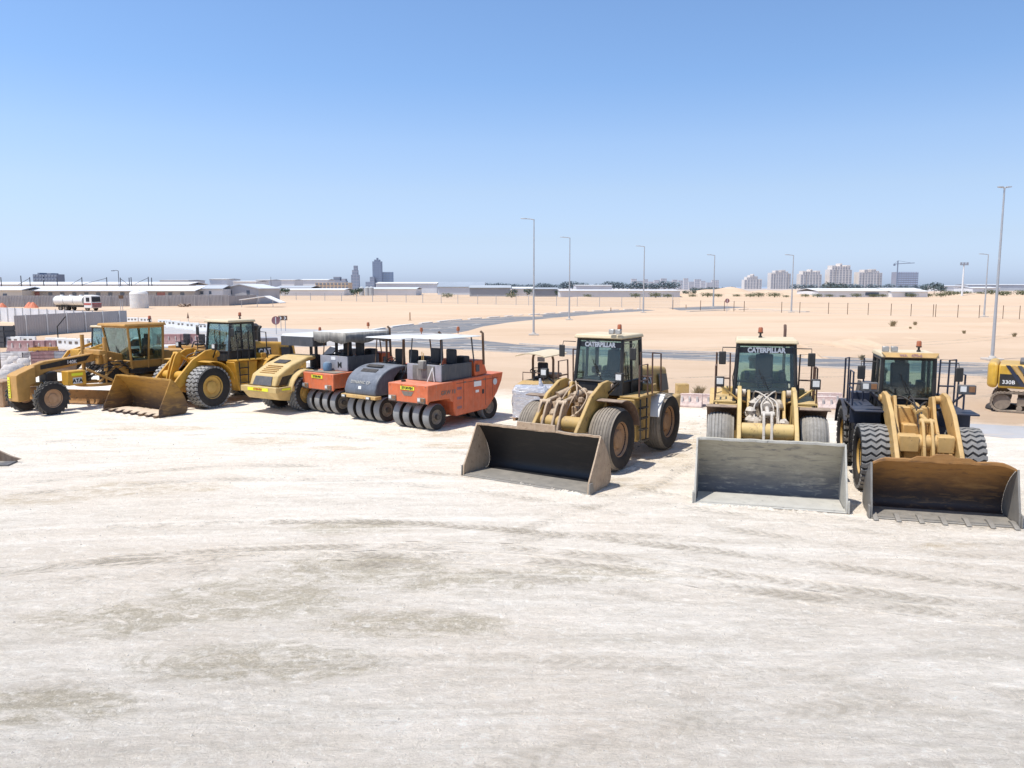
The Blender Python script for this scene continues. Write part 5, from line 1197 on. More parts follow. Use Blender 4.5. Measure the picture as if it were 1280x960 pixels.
corrugated_fence('pale weathered hoarding just in front of the tanker truck', (X(-40, 128), 128, 0), (X(121, 104), 104, 0), 2.1, 'sheetpale', 'galv', 16)
corrugated_fence('long grey hoarding behind the tanker truck and water tank', (X(-40, 205), 205, 0), (X(285, 222), 222, 0), 2.9, 'sheetfar', 'galv', 18)
corrugated_fence('short grey hoarding right of the water tank, below the gabled shed', (X(285, 222), 222, 0), (X(346, 262), 262, 0), 2.7, 'sheetfar', 'galv', 4)

# ---- long sheds on the left
def shed(label, px0, px1, Y, zw, zr, depth, wallm, roofm, wins=(), eave=.5, gable=False, cat='shed', name='shed', winm=None, zb=0, doors=()):
    a, b = X(px0, Y), X(px1, Y); t = thing(name, label, cat, ((a + b) / 2, Y, 0)); hw = (b - a) / 2
    w_ = MB()
    if gable: w_.prism([(-hw, 0), (hw, 0), (hw, zw), (0, zr), (-hw, zw)], 0, depth, 'y')
    else: w_.box(-hw, hw, 0, depth, 0, zw)
    w_.build('wall', wallm, t, smooth=0)
    r = MB()
    if gable:
        for s in (-1, 1): r.prism([(s * (hw + eave), zw - .1), (0, zr + .02), (0, zr + .25), (s * (hw + eave), zw + .15)], -eave, depth + eave, 'y')
    else: r.prism([(-eave, zw + .01), (depth / 2, zr), (depth + eave, zw + .01), (depth + eave, zw + .2), (depth / 2, zr + .22), (-eave, zw + .22)], -hw - eave * .5, hw + eave * .5)
    r.build('roof', roofm, t, smooth=0)
    for (q0, q1, z0, z1) in wins:
        x0, x1 = X(q0, Y) - (a + b) / 2, X(q1, Y) - (a + b) / 2
        g = MB(); g.box(x0, x1, -.06, .02, z0, z1); g.build('window', winm or far((.06, .07, .08), .3, 'far_window'), t, smooth=0)
    for (q0, q1, z0, z1) in doors:
        x0, x1 = X(q0, Y) - (a + b) / 2, X(q1, Y) - (a + b) / 2
        g = MB(); g.box(x0, x1, -.07, .02, z0, z1); g.build('door', far((.35, .12, .08), .2, 'far_door'), t, smooth=0)
    return t
Wt = (.74, .74, .73)
shed('long low shed with white roof and shaded verandah behind the tanker truck', 27, 243, 232, ZT(364, 232), ZT(359.5, 232) + .2, 14, far((.40, .38, .36), .15), far(Wt, .05), [(x, x + 5, 2.6, 3.6) for x in range(60, 240, 15)], 1.4, doors=((41, 49, 2.5, 3.8), (196, 206, 2.2, 3.6)))
shed('cream cabin at the far left behind the hoarding', -30, 27, 226, ZT(363, 226), ZT(359, 226), 12, far((.66, .60, .50), .08), far(Wt, .06), [(3, 8, 2.6, 3.3)])
shed('second row of white roofed sheds behind the long shed', -40, 236, 262, ZT(356, 262), ZT(353, 262), 16, far((.62, .62, .62), .15), far(Wt, .1))
shed('white shed with small square window beside the gabled shed', 239, 278, 236, ZT(361.5, 236), ZT(357.5, 236), 10, far(Wt, .05), far((.45, .47, .5), .1), [(250, 254, 3.0, 3.9), (261, 264, 3.0, 3.9)])
shed('grey gabled shed with two dark windows at the end of the row', 277, 323, 243, ZT(361, 243), ZT(355.8, 243), 22, far((.46, .46, .47), .08), far((.6, .62, .64), .1), [(286, 290, 2.9, 4.1), (308, 312, 2.9, 4.1)], gable=True)
# poles and stays above the roofs
def pole(label, px, Y, ytop, r, m='brownsteel', stay=None, group=None, name='utility_pole', cat='pole', lamp=False):
    t = thing(name, label, cat, (X(px, Y), Y, 0), 0, group); h = ZT(ytop, Y)
    q = MB(); q.tube([(0, 0, 0), (0, 0, h)], r, 8, r * .8); q.build('pole', m, t)
    if stay: 
        q = MB(); q.tube([(0, 0, h - .3), (stay, 0, h - 2.2)], r * .45, 6); q.build('stay', m, t)
    if lamp:
        q = MB(); q.tube([(0, 0, h), (-.6, 0, h + .15), (-1.4, 0, h + .05)], r * .7, 6); q.cbox((-1.6, 0, h), (.9, .35, .18)); q.build('lamp_head', m, t)
    return t
dk = far((.07, .06, .06), .12, 'dark_pole')
for px, yt, st in ((2, 346.5, None), (27, 344.5, None), (38, 346.5, -3.6), (55, 351, None), (72, 346.5, None), (103, 346.5, -3.4), (134, 346.5, -7.5), (151, 347, 2.5), (162, 347, None), (164.5, 346.5, None), (186, 346, -4.2), (190, 347, None)):
    pole('dark short pole rising above the white shed roofs on the left', px, 248, yt, .17, dk, st, 'poles above the shed roofs')
pole('tall thin lamp pole rising above the long white roof on the left', 149, 238, 338.5, .12, dk, lamp=True, name='street_lamp', cat='street lamp')
pole('thin dark pole among the white boxes right of the gabled shed', 339, 330, 346, .10, dk)

# ---- water tank
t = thing('water_tank', 'white ribbed plastic water tank on the sand left of centre', 'water tank', (X(173, 196), 196, 0))
pr = [(.001, 0), (2.05, 0)]
for i in range(12): z = .15 + i * .29; pr += [(2.05, z), (2.15, z + .07), (2.15, z + .19), (2.05, z + .26)]
q = MB(); q.lathe(pr + [(2.05, 3.75), (1.9, 4.0), (.6, 4.35), (.001, 4.38)], (0, 0, 0), 36, 'z', False); q.build('body', 'white_paint', t, smooth=50)
q = MB(); q.lathe([(.001, 4.3), (.45, 4.3), (.45, 4.5), (.001, 4.55)], (0, 0, 0), 16, 'z', False); q.build('lid', 'white_paint', t)

# ---- tanker truck
def truck_wheel(t, x, y, r=.5, w=.3):
    q = MB(); tyre_bm(r, w, 'smooth', q); o = q.build('wheel', 'tyre_side', t); o.location = (x, y, r - .01)
    q = MB(); q.tube([(-w * .3, 0, 0), (w * .42, 0, 0)], r * .55, 16); q.build('rim', 'rim_grey', o)
def tanker(loc, rz):
    t = thing('tanker_truck', 'white water tanker truck with red stripe on its cab', 'truck', loc, rz)   # forward = -y
    for y in (-1.0, 4.4, 5.7):
        for sx in (-1, 1): truck_wheel(t, sx * 1.0, y)
    c = MB(); c.hull8([(-1.2, -2.3, .55), (1.2, -2.3, .55), (1.2, -.3, .55), (-1.2, -.3, .55)], [(-1.12, -2.1, 2.95), (1.12, -2.1, 2.95), (1.12, -.3, 3.1), (-1.12, -.3, 3.1)]); cb = c.build('cab', 'white_paint', t, bevel=.1)
    g = MB(); g.hull8([(-1.05, -2.28, 1.75), (1.05, -2.28, 1.75), (1.0, -2.18, 2.7), (-1.0, -2.18, 2.7)], [(-1.05, -2.20, 1.75), (1.05, -2.20, 1.75), (1.0, -2.05, 2.7), (-1.0, -2.05, 2.7)]); g.build('windscreen', 'seat', cb)
    for sx in (-1, 1):
        g = MB(); g.box(*sorted((sx * 1.155, sx * 1.20)), -1.7, -.9, 1.8, 2.6); g.build('window', 'seat', cb)
        g = MB(); g.box(*sorted((sx * 1.19, sx * 1.225)), -2.1, -.4, 1.2, 1.5); g.build('stripe', 'red', cb)
    g = MB(); g.box(-1.1, 1.1, -2.36, -2.28, .65, 1.35); g.build('grille', 'maroon', cb)
    g = MB(); g.box(-1.15, 1.15, -2.40, -2.30, 1.40, 1.52); g.build('stripe', 'red', cb)
    f = MB(); f.box(-.5, .5, -.3, 7.4, .7, 1.0); f.build('chassis', 'black', t)
    k = MB(); n = 24; P = [(1.2 * math.cos(2 * math.pi * i / n), 1.95 + .95 * math.sin(2 * math.pi * i / n)) for i in range(n)]; k.prism(P, .1, 7.4, 'y'); tk = k.build('tank', 'white_paint', t, bevel=.08)
    for y in (.1, 2.5, 4.9, 7.35): q = MB(); q.prism([(a * 1.03, 1.95 + (b - 1.95) * 1.03) for a, b in P], y - .04, y + .04, 'y'); q.build('band', 'galv', tk)
    q = MB(); q.box(1.0, 1.26, .3, 7.2, 1.62, 1.78); q.build('walkway', 'galv', tk)
    q = MB(); q.box(1.05, 1.22, .4, 7.2, .75, 1.15); q.build('side_guard', 'white_paint', t)
    for y in (1.5, 4.0, 6.3): q = MB(); q.lathe([(.001, 2.85), (.35, 2.85), (.3, 3.1), (.001, 3.12)], (0, y, 0), 14, 'z', False); q.build('hatch', 'white_paint', tk)
    q = MB(); q.box(1.10, 1.23, 2.2, 3.1, 1.9, 2.5); q.build('label_plate', 'maroon', tk)
    return t
tk_ = G(118, 389); tanker((X(108, 176), 176, 0), R(72)).scale = (1.12,) * 3

# ---- barriers
def barrier_bm(L=1.9, h=.95):
    mb = MB(); mb.prism([(-.28, 0), (.28, 0), (.28, .18), (.12, .42), (.09, h), (-.09, h), (-.12, .42), (-.28, .18)], -L / 2, L / 2); return mb
_bp = {}
def barrier(px, py, rz, kind, label, group, L=1.9):
    key = (kind, L); p = G(px, py)
    if key not in _bp:
        t = thing('barrier', label, 'barrier', p, rz, group)
        barrier_bm(L).build('body', 'white_paint' if kind == 'white' else kind, t, bevel=.03)
        if kind == 'white':
            for k in range(3):
                q = MB(); x = -L * .28 + k * L * .28; q.box(x - .13, x + .13, -.132, -.10, .56, .76); q.build('printed_mark', 'rim_grey', t)
        else:
            for k in range(3):
                q = MB(); x = -L * .3 + k * L * .3; q.box(x - .04, x + .04, -.17, -.10, .35, .75); q.build('slot', 'clothwhite', t)
        _bp[key] = t
        if kind == 'maroon_dusty': t.scale = (1, 1, .62)
    else: t = copy_tree(_bp[key]); t.scale = (1, 1, .55 if kind == 'maroon_dusty' else 1); t.location = p; t.rotation_euler = (0, 0, rz); t['label'] = label; t['group'] = group
    return t
pts = [(150, 404.8), (166, 405), (182, 405.5), (206, 408.6), (217.5, 410), (229, 411.6), (240.5, 413), (252, 414.6), ]
for i, p in enumerate(pts): barrier(p[0], p[1], R(-14), 'white', 'white plastic road barrier with dark print, in the line crossing the pale road', 'white barriers along the pale road')
for p in ((14, 434.5), (33, 434), (71, 436), (84, 437), (97, 438), (112, 437)): barrier(p[0], p[1], R(-6), 'white', 'white plastic barrier with printed side behind the motor grader nose', 'white barriers behind the grader')
for p in ((27, 440.5), (41, 440.2), (55, 439.8), (212, 430.5), (224, 430.2), (237, 430)): barrier(p[0], p[1], R(-4), 'maroon', 'maroon plastic barrier in the row behind the parked grader', 'maroon barriers behind the grader', 2.2)
for p in ((862, 508), (876, 506.5)): barrier(p[0], p[1], R(-18), 'maroon_dusty', 'dusty maroon barrier on the sand behind the black-bucket loader', 'maroon barriers behind the black-bucket loader', 1.1)
for p in ((1028, 510), (1036, 505)): barrier(p[0], p[1], R(-12), 'maroon_dusty', 'dusty maroon barrier between the two right-hand loaders', 'maroon barriers between the right-hand loaders', 1.1)
q = MB(); q.cbox((0, 0, .5), (.55, .4, 1.0)); q.box(-.35, .35, -.28, .28, 0, .08); o = q.build('marker_block', 'khaki', None, bevel=.03); o.location = G(852, 507); tag(o, 'yellow block standing behind the rear tyre of the black-bucket loader', 'block')

# ---- signs
def sign_post(label, px, py, yc, r, kind, cat='road sign'):
    p = G(px, py); t = thing('road_sign', label, cat, p); h = ZT(yc, p.y)
    q = MB(); q.tube([(0, 0, 0), (0, 0, h + r * .6)], .035, 6); q.build('post', 'galv', t)
    q = MB()
    if kind == 'round': q.lathe([(.001, -.015), (r, -.015), (r, .015), (.001, .015)], (0, -.06, h), 24, 'y', False)
    elif kind == 'square': q.box(-r, r, -.075, -.045, h - r, h + r)
    else: q.prism([(-r * .4, h - r), (r * .4, h - r), (0, h + r)], -.075, -.045, 'y')
    b = q.build('panel', 'fender_brown' if kind != 'round' else 'maroon', t)
    q = MB(); 
    if kind == 'round': q.box(-.04, .04, -.09, -.077, h - r * .75, h + r * .75); q.build('marking', 'white_paint', b)
    elif kind == 'square': q.prism([(-r * .5, h - r * .7), (-r * .1, h - r * .7), (r * .5, h), (-r * .1, h + r * .7), (-r * .5, h + r * .7), (r * .05, h)], -.09, -.077, 'y'); q.build('marking', 'white_paint', b)
sign_post('round dark red road sign on a post behind the yellow loader', 345.5, 418, 400.5, .47, 'round')
sign_post('dark red chevron board, left one of two beside the round sign', 351.5, 414, 397.5, .27, 'square')
sign_post('dark red chevron board, right one of two beside the round sign', 357, 414, 397.5, .27, 'square')
sign_post('small dark triangular marker on a thin post beyond the white barriers', 235.5, 403, 394, .45, 'tri')
sign_post('round sign at the start of the far fence on the right', 908.5, 391, 376, .45, 'round')
for px, py, yc in ((663, 0, 0),): pass
for px, py, h, lab in ((512.5, 400.5, 1.25, 'lone short post standing in the sand above the road junction'), (763.5, 389, .8, 'short stake in the sand beside the far road'), (857.5, 385.5, .9, 'short dark stake near the far end of the road')):
    q = MB(); q.tube([(0, 0, 0), (0, 0, h)], .09, 8); q.box(-.25, .25, -.2, .2, 0, .05); o = q.build('stake', 'rim_brown', None); o.location = G(px, py); tag(o, lab, 'stake')

# ---- floodlight mast on the right
t = thing('floodlight_mast', 'white mast with floodlights on top beyond the right-hand fence', 'mast', (X(1203, 420), 420, 0)); h = ZT(331, 420)
q = MB(); q.tube([(0, 0, 0), (0, 0, h)], .55, 10, .32); q.build('pole', far(Wt, .1), t)
for sx in (-1, 0, 1): q = MB(); q.cbox((sx * 1.6, -.3, h + .5), (1.0, .5, 1.5)); q.cbox((sx * .8, 0, h), (1.6, .3, .3)); q.build('floodlight', far((.3, .3, .32), .3), t)

# ---- skyline
def block(label, px0, px1, ytop, Y, col_, f, name='apartment_building', cat='building', floors=0, cols=0, steps=None, winc=(.16, .17, .19), group=None, flat_top=True):
    a, b = X(px0, Y), X(px1, Y); h = ZT(ytop, Y); w_ = b - a; t = thing(name, label, cat, ((a + b) / 2, Y, 0), 0, group)
    wm = far(col_, f); gm = far(winc, min(.9, f + .12), 'far_window'); m = MB()
    steps = steps or [(-.5, .5, 1.0)]
    for (s0, s1, k) in steps: m.box(s0 * w_, s1 * w_, 0 + abs(s0) * .02, w_ * .5 + k, 0, h * k)
    m.build('wall', wm, t, smooth=0)
    nwin = [0]
    if floors:
        fh = h / floors
        for k in range(floors):
            z = fh * (k + .35); sp = [(s0, s1) for s0, s1, q in steps if h * q > z + fh * .5]
            if not sp: continue
            x0, x1 = min(s[0] for s in sp) * w_, max(s[1] for s in sp) * w_
            n = max(1, cols); cw = (x1 - x0) / n
            for c in range(n):
                if nwin[0] < 98: nwin[0] += 1; g = MB(); g.box(x0 + cw * (c + .18), x0 + cw * (c + .82), -w_ * .012, w_ * .01, z, z + fh * .5); g.build('window', gm, t, smooth=0)
    return t
TC = (.80, .70, .60)
st = [(-.5, -.40, .80), (-.40, -.22, .96), (-.20, -.04, .93), (-.04, .05, 1.04), (.05, .24, .92), (.25, .42, .97), (.42, .5, .78)]
st2 = [(-.5, -.30, .88), (-.28, -.12, 1.0), (-.12, .02, .90), (.03, .22, 1.03), (.22, .36, .94), (.38, .5, .84)]
st3 = [(-.5, -.36, .66), (-.36, -.18, .86), (-.18, -.02, .98), (-.02, .06, 1.06), (.06, .26, .90), (.28, .5, .70)]
WC = (.36, .32, .30)
GT = 'apartment towers on the horizon'
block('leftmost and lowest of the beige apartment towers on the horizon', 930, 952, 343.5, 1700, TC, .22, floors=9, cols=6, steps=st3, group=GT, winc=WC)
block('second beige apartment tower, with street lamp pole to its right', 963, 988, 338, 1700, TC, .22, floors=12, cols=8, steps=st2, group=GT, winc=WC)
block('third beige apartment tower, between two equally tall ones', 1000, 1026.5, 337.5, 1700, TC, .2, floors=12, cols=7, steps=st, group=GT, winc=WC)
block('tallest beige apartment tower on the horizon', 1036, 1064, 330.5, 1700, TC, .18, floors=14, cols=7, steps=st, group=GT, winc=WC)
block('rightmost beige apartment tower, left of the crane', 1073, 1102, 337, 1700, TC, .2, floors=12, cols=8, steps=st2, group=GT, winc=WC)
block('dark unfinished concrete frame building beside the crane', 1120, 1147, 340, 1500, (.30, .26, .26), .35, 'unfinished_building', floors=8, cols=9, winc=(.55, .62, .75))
# tower crane
t = thing('tower_crane', 'thin tower crane over the unfinished building', 'crane', (X(1120.5, 1450), 1450, 0)); cm = far((.12, .12, .14), .45)
h = ZT(330, 1450); q = MB(); q.tube([(0, 0, 0), (0, 0, h + 6)], 1.0, 6); q.build('mast', cm, t)
q = MB(); q.tube([(-7, 0, h), (30, 0, h + 2)], .7, 6); q.tube([(0, 0, h + 6), (24, 0, h + 2)], .25, 4); q.tube([(0, 0, h + 6), (-7, 0, h)], .25, 4); q.build('jib', cm, t)
q = MB(); q.cbox((-6, 0, h - 1.6), (3, 2, 3)); q.build('counterweight', cm, t)
# mid-rise cluster
rr = random.Random(12); x = 789
labs = 'pale hazy mid-rise block in the cluster behind the tree belt'
hs = [348.5, 351, 349, 352, 350, 348, 351.5, 349.5, 350.5, 347.8, 352, 349, 351, 353, 350]
for i, y in enumerate(hs):
    wd = rr.uniform(5.5, 8.5); block(labs, x, x + wd, y, 1250 + 30 * (i % 3), (.76, .68, .62), .40, winc=(.36, .34, .34), floors=6, cols=4, group='pale blocks behind the tree belt'); x += wd + rr.uniform(-.2, 1.4)
block('hazy twin-step blue grey tower, tallest on the left horizon', 466, 477.5, 324.5, 1500, (.17, .18, .24), .45, 'tower_block', floors=14, cols=3, steps=[(-.5, .5, .94), (-.3, .3, 1.0), (-.05, .08, 1.06)])
block('blue grey glass block attached right of the tallest left tower', 477.5, 491, 340, 1520, (.18, .24, .36), .5, 'office_block', floors=7, cols=4)
block('low stepped brownish block left of the tallest hazy tower', 457, 468, 346, 1490, (.34, .30, .30), .45, 'office_block', floors=5, cols=4, steps=[(-.5, 0, .6), (0, .5, 1.0)])
block('narrow grey plant tower with stepped top', 439, 449, 332, 1300, (.30, .28, .30), .42, 'plant_tower', floors=8, cols=3, steps=[(-.5, .5, .62), (-.35, .35, .82), (-.15, .28, 1.0)])
block('grey plant building with domed silos left of the narrow tower', 413, 433, 346, 1300, (.36, .32, .31), .42, 'plant_building', floors=3, cols=6, steps=[(-.5, .5, .7), (-.3, .1, 1.0), (.2, .45, .85)])
block('pair of joined blue grey blocks on the far left horizon', 42, 72.5, 342.8, 700, (.13, .15, .20), .38, 'office_block', floors=5, cols=8, steps=[(-.5, -.08, 1.0), (-.04, .5, 1.0), (-.3, -.22, 1.08), (.1, .25, 1.06)])
# warehouses along the strip
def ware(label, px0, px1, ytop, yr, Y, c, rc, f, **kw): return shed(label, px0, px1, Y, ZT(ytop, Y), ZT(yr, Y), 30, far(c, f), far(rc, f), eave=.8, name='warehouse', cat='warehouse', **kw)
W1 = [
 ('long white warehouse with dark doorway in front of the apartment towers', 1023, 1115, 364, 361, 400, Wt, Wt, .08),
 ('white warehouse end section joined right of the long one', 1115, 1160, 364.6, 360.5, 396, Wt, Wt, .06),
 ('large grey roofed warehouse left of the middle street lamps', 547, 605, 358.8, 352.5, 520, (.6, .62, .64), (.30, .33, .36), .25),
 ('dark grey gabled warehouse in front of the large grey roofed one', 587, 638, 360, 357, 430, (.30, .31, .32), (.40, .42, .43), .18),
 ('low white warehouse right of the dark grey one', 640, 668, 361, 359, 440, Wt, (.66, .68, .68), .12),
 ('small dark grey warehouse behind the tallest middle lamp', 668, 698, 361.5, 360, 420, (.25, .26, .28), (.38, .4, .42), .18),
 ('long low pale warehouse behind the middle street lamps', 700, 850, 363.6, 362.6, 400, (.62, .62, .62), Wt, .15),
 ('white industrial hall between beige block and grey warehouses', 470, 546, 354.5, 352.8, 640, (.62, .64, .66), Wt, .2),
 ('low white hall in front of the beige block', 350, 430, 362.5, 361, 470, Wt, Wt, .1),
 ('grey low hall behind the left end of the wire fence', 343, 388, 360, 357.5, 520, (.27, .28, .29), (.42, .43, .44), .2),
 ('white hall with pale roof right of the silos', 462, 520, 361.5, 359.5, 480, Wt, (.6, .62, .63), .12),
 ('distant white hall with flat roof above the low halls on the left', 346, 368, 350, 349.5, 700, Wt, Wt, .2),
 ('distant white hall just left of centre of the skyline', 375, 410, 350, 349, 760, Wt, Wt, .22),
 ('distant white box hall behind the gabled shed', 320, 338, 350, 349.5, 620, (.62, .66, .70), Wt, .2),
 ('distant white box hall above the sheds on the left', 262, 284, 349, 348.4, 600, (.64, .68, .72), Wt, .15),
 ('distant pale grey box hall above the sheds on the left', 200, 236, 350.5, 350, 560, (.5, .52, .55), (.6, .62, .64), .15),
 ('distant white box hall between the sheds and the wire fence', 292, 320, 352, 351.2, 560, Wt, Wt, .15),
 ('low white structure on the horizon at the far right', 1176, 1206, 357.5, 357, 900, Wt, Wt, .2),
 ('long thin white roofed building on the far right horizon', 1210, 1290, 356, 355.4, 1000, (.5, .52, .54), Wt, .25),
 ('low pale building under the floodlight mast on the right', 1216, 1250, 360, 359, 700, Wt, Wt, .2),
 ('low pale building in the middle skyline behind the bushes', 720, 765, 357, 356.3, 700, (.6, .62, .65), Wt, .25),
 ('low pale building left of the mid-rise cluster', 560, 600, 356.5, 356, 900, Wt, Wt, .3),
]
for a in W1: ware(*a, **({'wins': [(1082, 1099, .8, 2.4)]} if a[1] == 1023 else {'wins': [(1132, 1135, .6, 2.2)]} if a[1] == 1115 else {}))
block('beige three storey building with dark windows on the left skyline', 394, 436, 353.2, 600, (.66, .50, .34), .12, 'office_building', floors=3, cols=9)
for i, px in enumerate((452, 459, 464)):
    t = thing('silo', 'grey cylindrical silo in the group right of the beige building', 'silo', (X(px, 470), 470, 0), 0, 'silos right of the beige building')
    q = MB(); h = ZT(358, 470); q.lathe([(.001, 0), (1.5, 0), (1.5, h - .8), (.3, h), (.001, h)], (0, 0, 0), 18, 'z', False); q.build('body', far((.42, .43, .42), .15), t)

# ---- trees
def leafy(name, m, w_, h_, seed, n=240, trunk=.15):
    """crown of many small leaf clumps over an uneven volume, plus a forked trunk; unit drawn at real size"""
    r = random.Random(seed); t = sub(name, None); c = MB()
    lobes = [(r.uniform(-.32, .32) * w_, r.uniform(-.3, .3) * w_, h_ * r.uniform(.42, .78), r.uniform(.16, .30) * w_) for _ in range(7)]
    for _ in range(n):
        lx, ly, lz, lr = r.choice(lobes); v = Vector((r.gauss(0, 1), r.gauss(0, 1), r.gauss(0, .75))).normalized() * lr * r.uniform(.55, 1.12)
        p = Vector((lx, ly, lz)) + v; p.z = max(h_ * .12, min(h_, p.z)); s = w_ * r.uniform(.035, .075)
        a = Vector((r.uniform(-1, 1), r.uniform(-1, 1), r.uniform(-1, 1))).normalized() * s; b = Vector((r.uniform(-1, 1), r.uniform(-1, 1), r.uniform(-1, 1))).normalized() * s
        c.add([p - a, p + b, p + a, p - b * .8], [(0, 1, 2, 3)])
    c.build('crown', m, t, smooth=0)
    k = MB(); k.tube([(0, 0, 0), (w_ * .02, 0, h_ * .35), (w_ * .10, .1, h_ * .62)], trunk, 7, trunk * .4); k.tube([(w_ * .02, 0, h_ * .33), (-w_ * .14, 0, h_ * .6)], trunk * .6, 6, trunk * .3); k.build('trunk', 'rim_brown', t)
    return t
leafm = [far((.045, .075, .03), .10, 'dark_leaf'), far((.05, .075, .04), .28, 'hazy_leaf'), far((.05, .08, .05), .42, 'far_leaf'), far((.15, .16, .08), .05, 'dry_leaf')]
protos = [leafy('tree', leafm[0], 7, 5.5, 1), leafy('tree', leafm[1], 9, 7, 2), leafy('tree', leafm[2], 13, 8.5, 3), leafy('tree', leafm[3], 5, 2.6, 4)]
used = set()
def tree(px, Y, h, k, label, group, wf=1.0):
    p = protos[k]; t = p if k not in used else copy_tree(p); used.add(k)
    base = (5.5, 7, 8.5, 2.6)[k]; s = h / base; t.location = (X(px, Y), Y, 0); t.scale = (s * wf, s, s); t.rotation_euler = (0, 0, rnd.uniform(0, 6.2)) if wf == 1 else (0, 0, 0)
    t['label'] = label; t['category'] = 'tree' if k != 3 else 'bush'; t['group'] = group; return t
rt = random.Random(21)
for px in range(612, 700, 7): tree(px + rt.uniform(-2, 2), 1000, rt.uniform(7, 10), 2, 'hazy dark tree in the far belt left of the middle lamps', 'hazy trees left of the middle lamps', 1.2)
for px in range(703, 850, 7): tree(px + rt.uniform(-2, 2), 900, rt.uniform(7, 11), 2, 'hazy dark tree in the far belt behind the middle lamps', 'hazy trees behind the middle lamps', 1.15)
for px in range(868, 922, 5): tree(px + rt.uniform(-1.5, 1.5), 560 + rt.uniform(-15, 15), rt.uniform(4, 5.6), 1, 'dense dark tree at the foot of the sand bank', 'dense trees by the sand bank', 1.1)
for px in (642, 659, 698, 708, 741, 752, 858, 866): tree(px, 420, rt.uniform(3, 4.4), 0, 'dark rounded tree in front of the low warehouses', 'trees in front of the low warehouses')
for px in (442, 447, 350, 356, 445): tree(px, 440, rt.uniform(3, 4.6), 0, 'dark bushy tree beside the silos and low halls', 'bushy trees by the silos')
for px in (1160, 1168, 1176): tree(px, 520, rt.uniform(6, 8.5), 1, 'dark round tree right of the white warehouse', 'trees right of the white warehouse')
for px in (1036, 1044, 1052): tree(px, 700, rt.uniform(8, 10), 1, 'dark tree between the apartment towers and the warehouse roof', 'trees before the apartment towers', 1.3)
for px in range(992, 1170, 12): tree(px + rt.uniform(-3, 3), 950, rt.uniform(6, 8), 2, 'low hazy tree at the foot of the apartment towers', 'hazy trees at the tower bases', 1.5)
for px in range(1185, 1290, 13): tree(px + rt.uniform(-4, 4), 460 + rt.uniform(-40, 40), rt.uniform(2.2, 3.6), 3, 'dry scrub bush beyond the fence on the right', 'dry bushes beyond the right-hand fence', 1.4)
for px in range(868, 1180, 17): tree(px + rt.uniform(-5, 5), 395 + rt.uniform(-10, 10), rt.uniform(1.0, 2.2), 3, 'low dry scrub bush along the far edge of the sand', 'scrub bushes along the far sand edge', 1.8)
for px in (560, 640, 735, 820, 835, 795): tree(px, 375, rt.uniform(1.4, 2.4), 3, 'low dry bush beyond the netting fence', 'bushes beyond the netting fence', 1.5)

# desert tufts
def tuft(px, py, h, label):
    r = random.Random(int(px)); p = G(px, py); mb = MB()
    for k in range(90):
        a = r.uniform(0, 6.28); l = h * r.uniform(.5, 1.1); sp = r.uniform(.1, .75) * h; x0 = r.gauss(0, .15) * h; y0 = r.gauss(0, .12) * h; w_ = .02 * h + .008
        x1, y1 = x0 + math.cos(a) * sp, y0 + math.sin(a) * sp
        mb.add([(x0 - w_, y0, 0), (x0 + w_, y0, 0), ((x0 + x1) / 2 + w_, (y0 + y1) / 2, l * .65), (x1, y1, l), ((x0 + x1) / 2 - w_, (y0 + y1) / 2, l * .65)], [(0, 1, 2, 3, 4)])
    o = mb.build('desert_shrub', M['tuftm'], None, smooth=0); o.location = p; tag(o, label, 'shrub')
M['tuftm'] = mat('dry_tuft', (.36, .29, .17), .9, dust=.2, var=.3)
tuft(1116, 408, .8, 'largest dry grass tuft on the open sand at right')
tuft(1144, 406.5, .55, 'small dry grass tuft just right of the largest one')
tuft(1205, 417, .4, 'small dark shrub on the sand left of the tallest lamp')
tuft(1268, 421, .45, 'small dry shrub on the sand right of the tallest lamp')
tuft(1138, 411, .3, 'tiny grass tuft below the two larger ones')
tuft(1078, 450, .4, 'dry scrub on the low sand heap behind the right-hand loaders')
tuft(873, 497, .6, 'dry plant growing by the maroon barriers behind the loader')
# ================================================================== nearer clutter
# wrapped pallet
t = thing('wrapped_pallet', 'pallet load wrapped in glossy clear plastic film between roller and loader', 'pallet', (.72, 31.9, 0), R(-4))
q = MB()
for x in (-.6, 0, .6): q.box(x - .05, x + .05, -.55, .55, .0, .1)
for y in (-.5, -.25, 0, .25, .5): q.box(-.68, .68, y - .05, y + .05, .1, .125)
q.build('pallet', 'rim_brown', t)
q = MB(); r = random.Random(8); n, k = 36, 10; rows = []
for j in range(k + 1):
    z = .12 + 1.2 * j / k
    for i in range(n):
        a = 2 * math.pi * i / n; c_, s_ = math.cos(a), math.sin(a); e = .25
        x = .68 * math.copysign(abs(c_) ** e, c_) + r.uniform(-.022, .022); y = .55 * math.copysign(abs(s_) ** e, s_) + r.uniform(-.022, .022)
        f = 1 - .10 * (j == k); q.v.append((x * f, y * f, z + r.uniform(-.02, .02)))
for j in range(k):
    for i in range(n): q.f.append([j * n + i, j * n + (i + 1) % n, (j + 1) * n + (i + 1) % n, (j + 1) * n + i]); q.mi.append(0)
q.f.append([k * n + i for i in range(n)]); q.mi.append(0)
m = bpy.data.materials.new('plastic_film'); tn = NT(m); co = tn.n('ShaderNodeTexCoord').outputs['Object']
c = tn.mix(tn.mapr(tn.noise(tn.mapping(co, (1, 1, 5)), 1.5, 5, .6), .4, .62), (.44, .46, .53), (.60, .56, .54))
c = tn.mix(tn.mapr(tn.noise(tn.mapping(co, (2, 2, 8), .6), 2.5, 6, .7, 1.5), .52, .62), c, (.80, .82, .86))
tn.l(c, tn.b.inputs['Base Color']); tn.b.inputs['Roughness'].default_value = .22; tn.b.inputs['Specular IOR Level'].default_value = .6
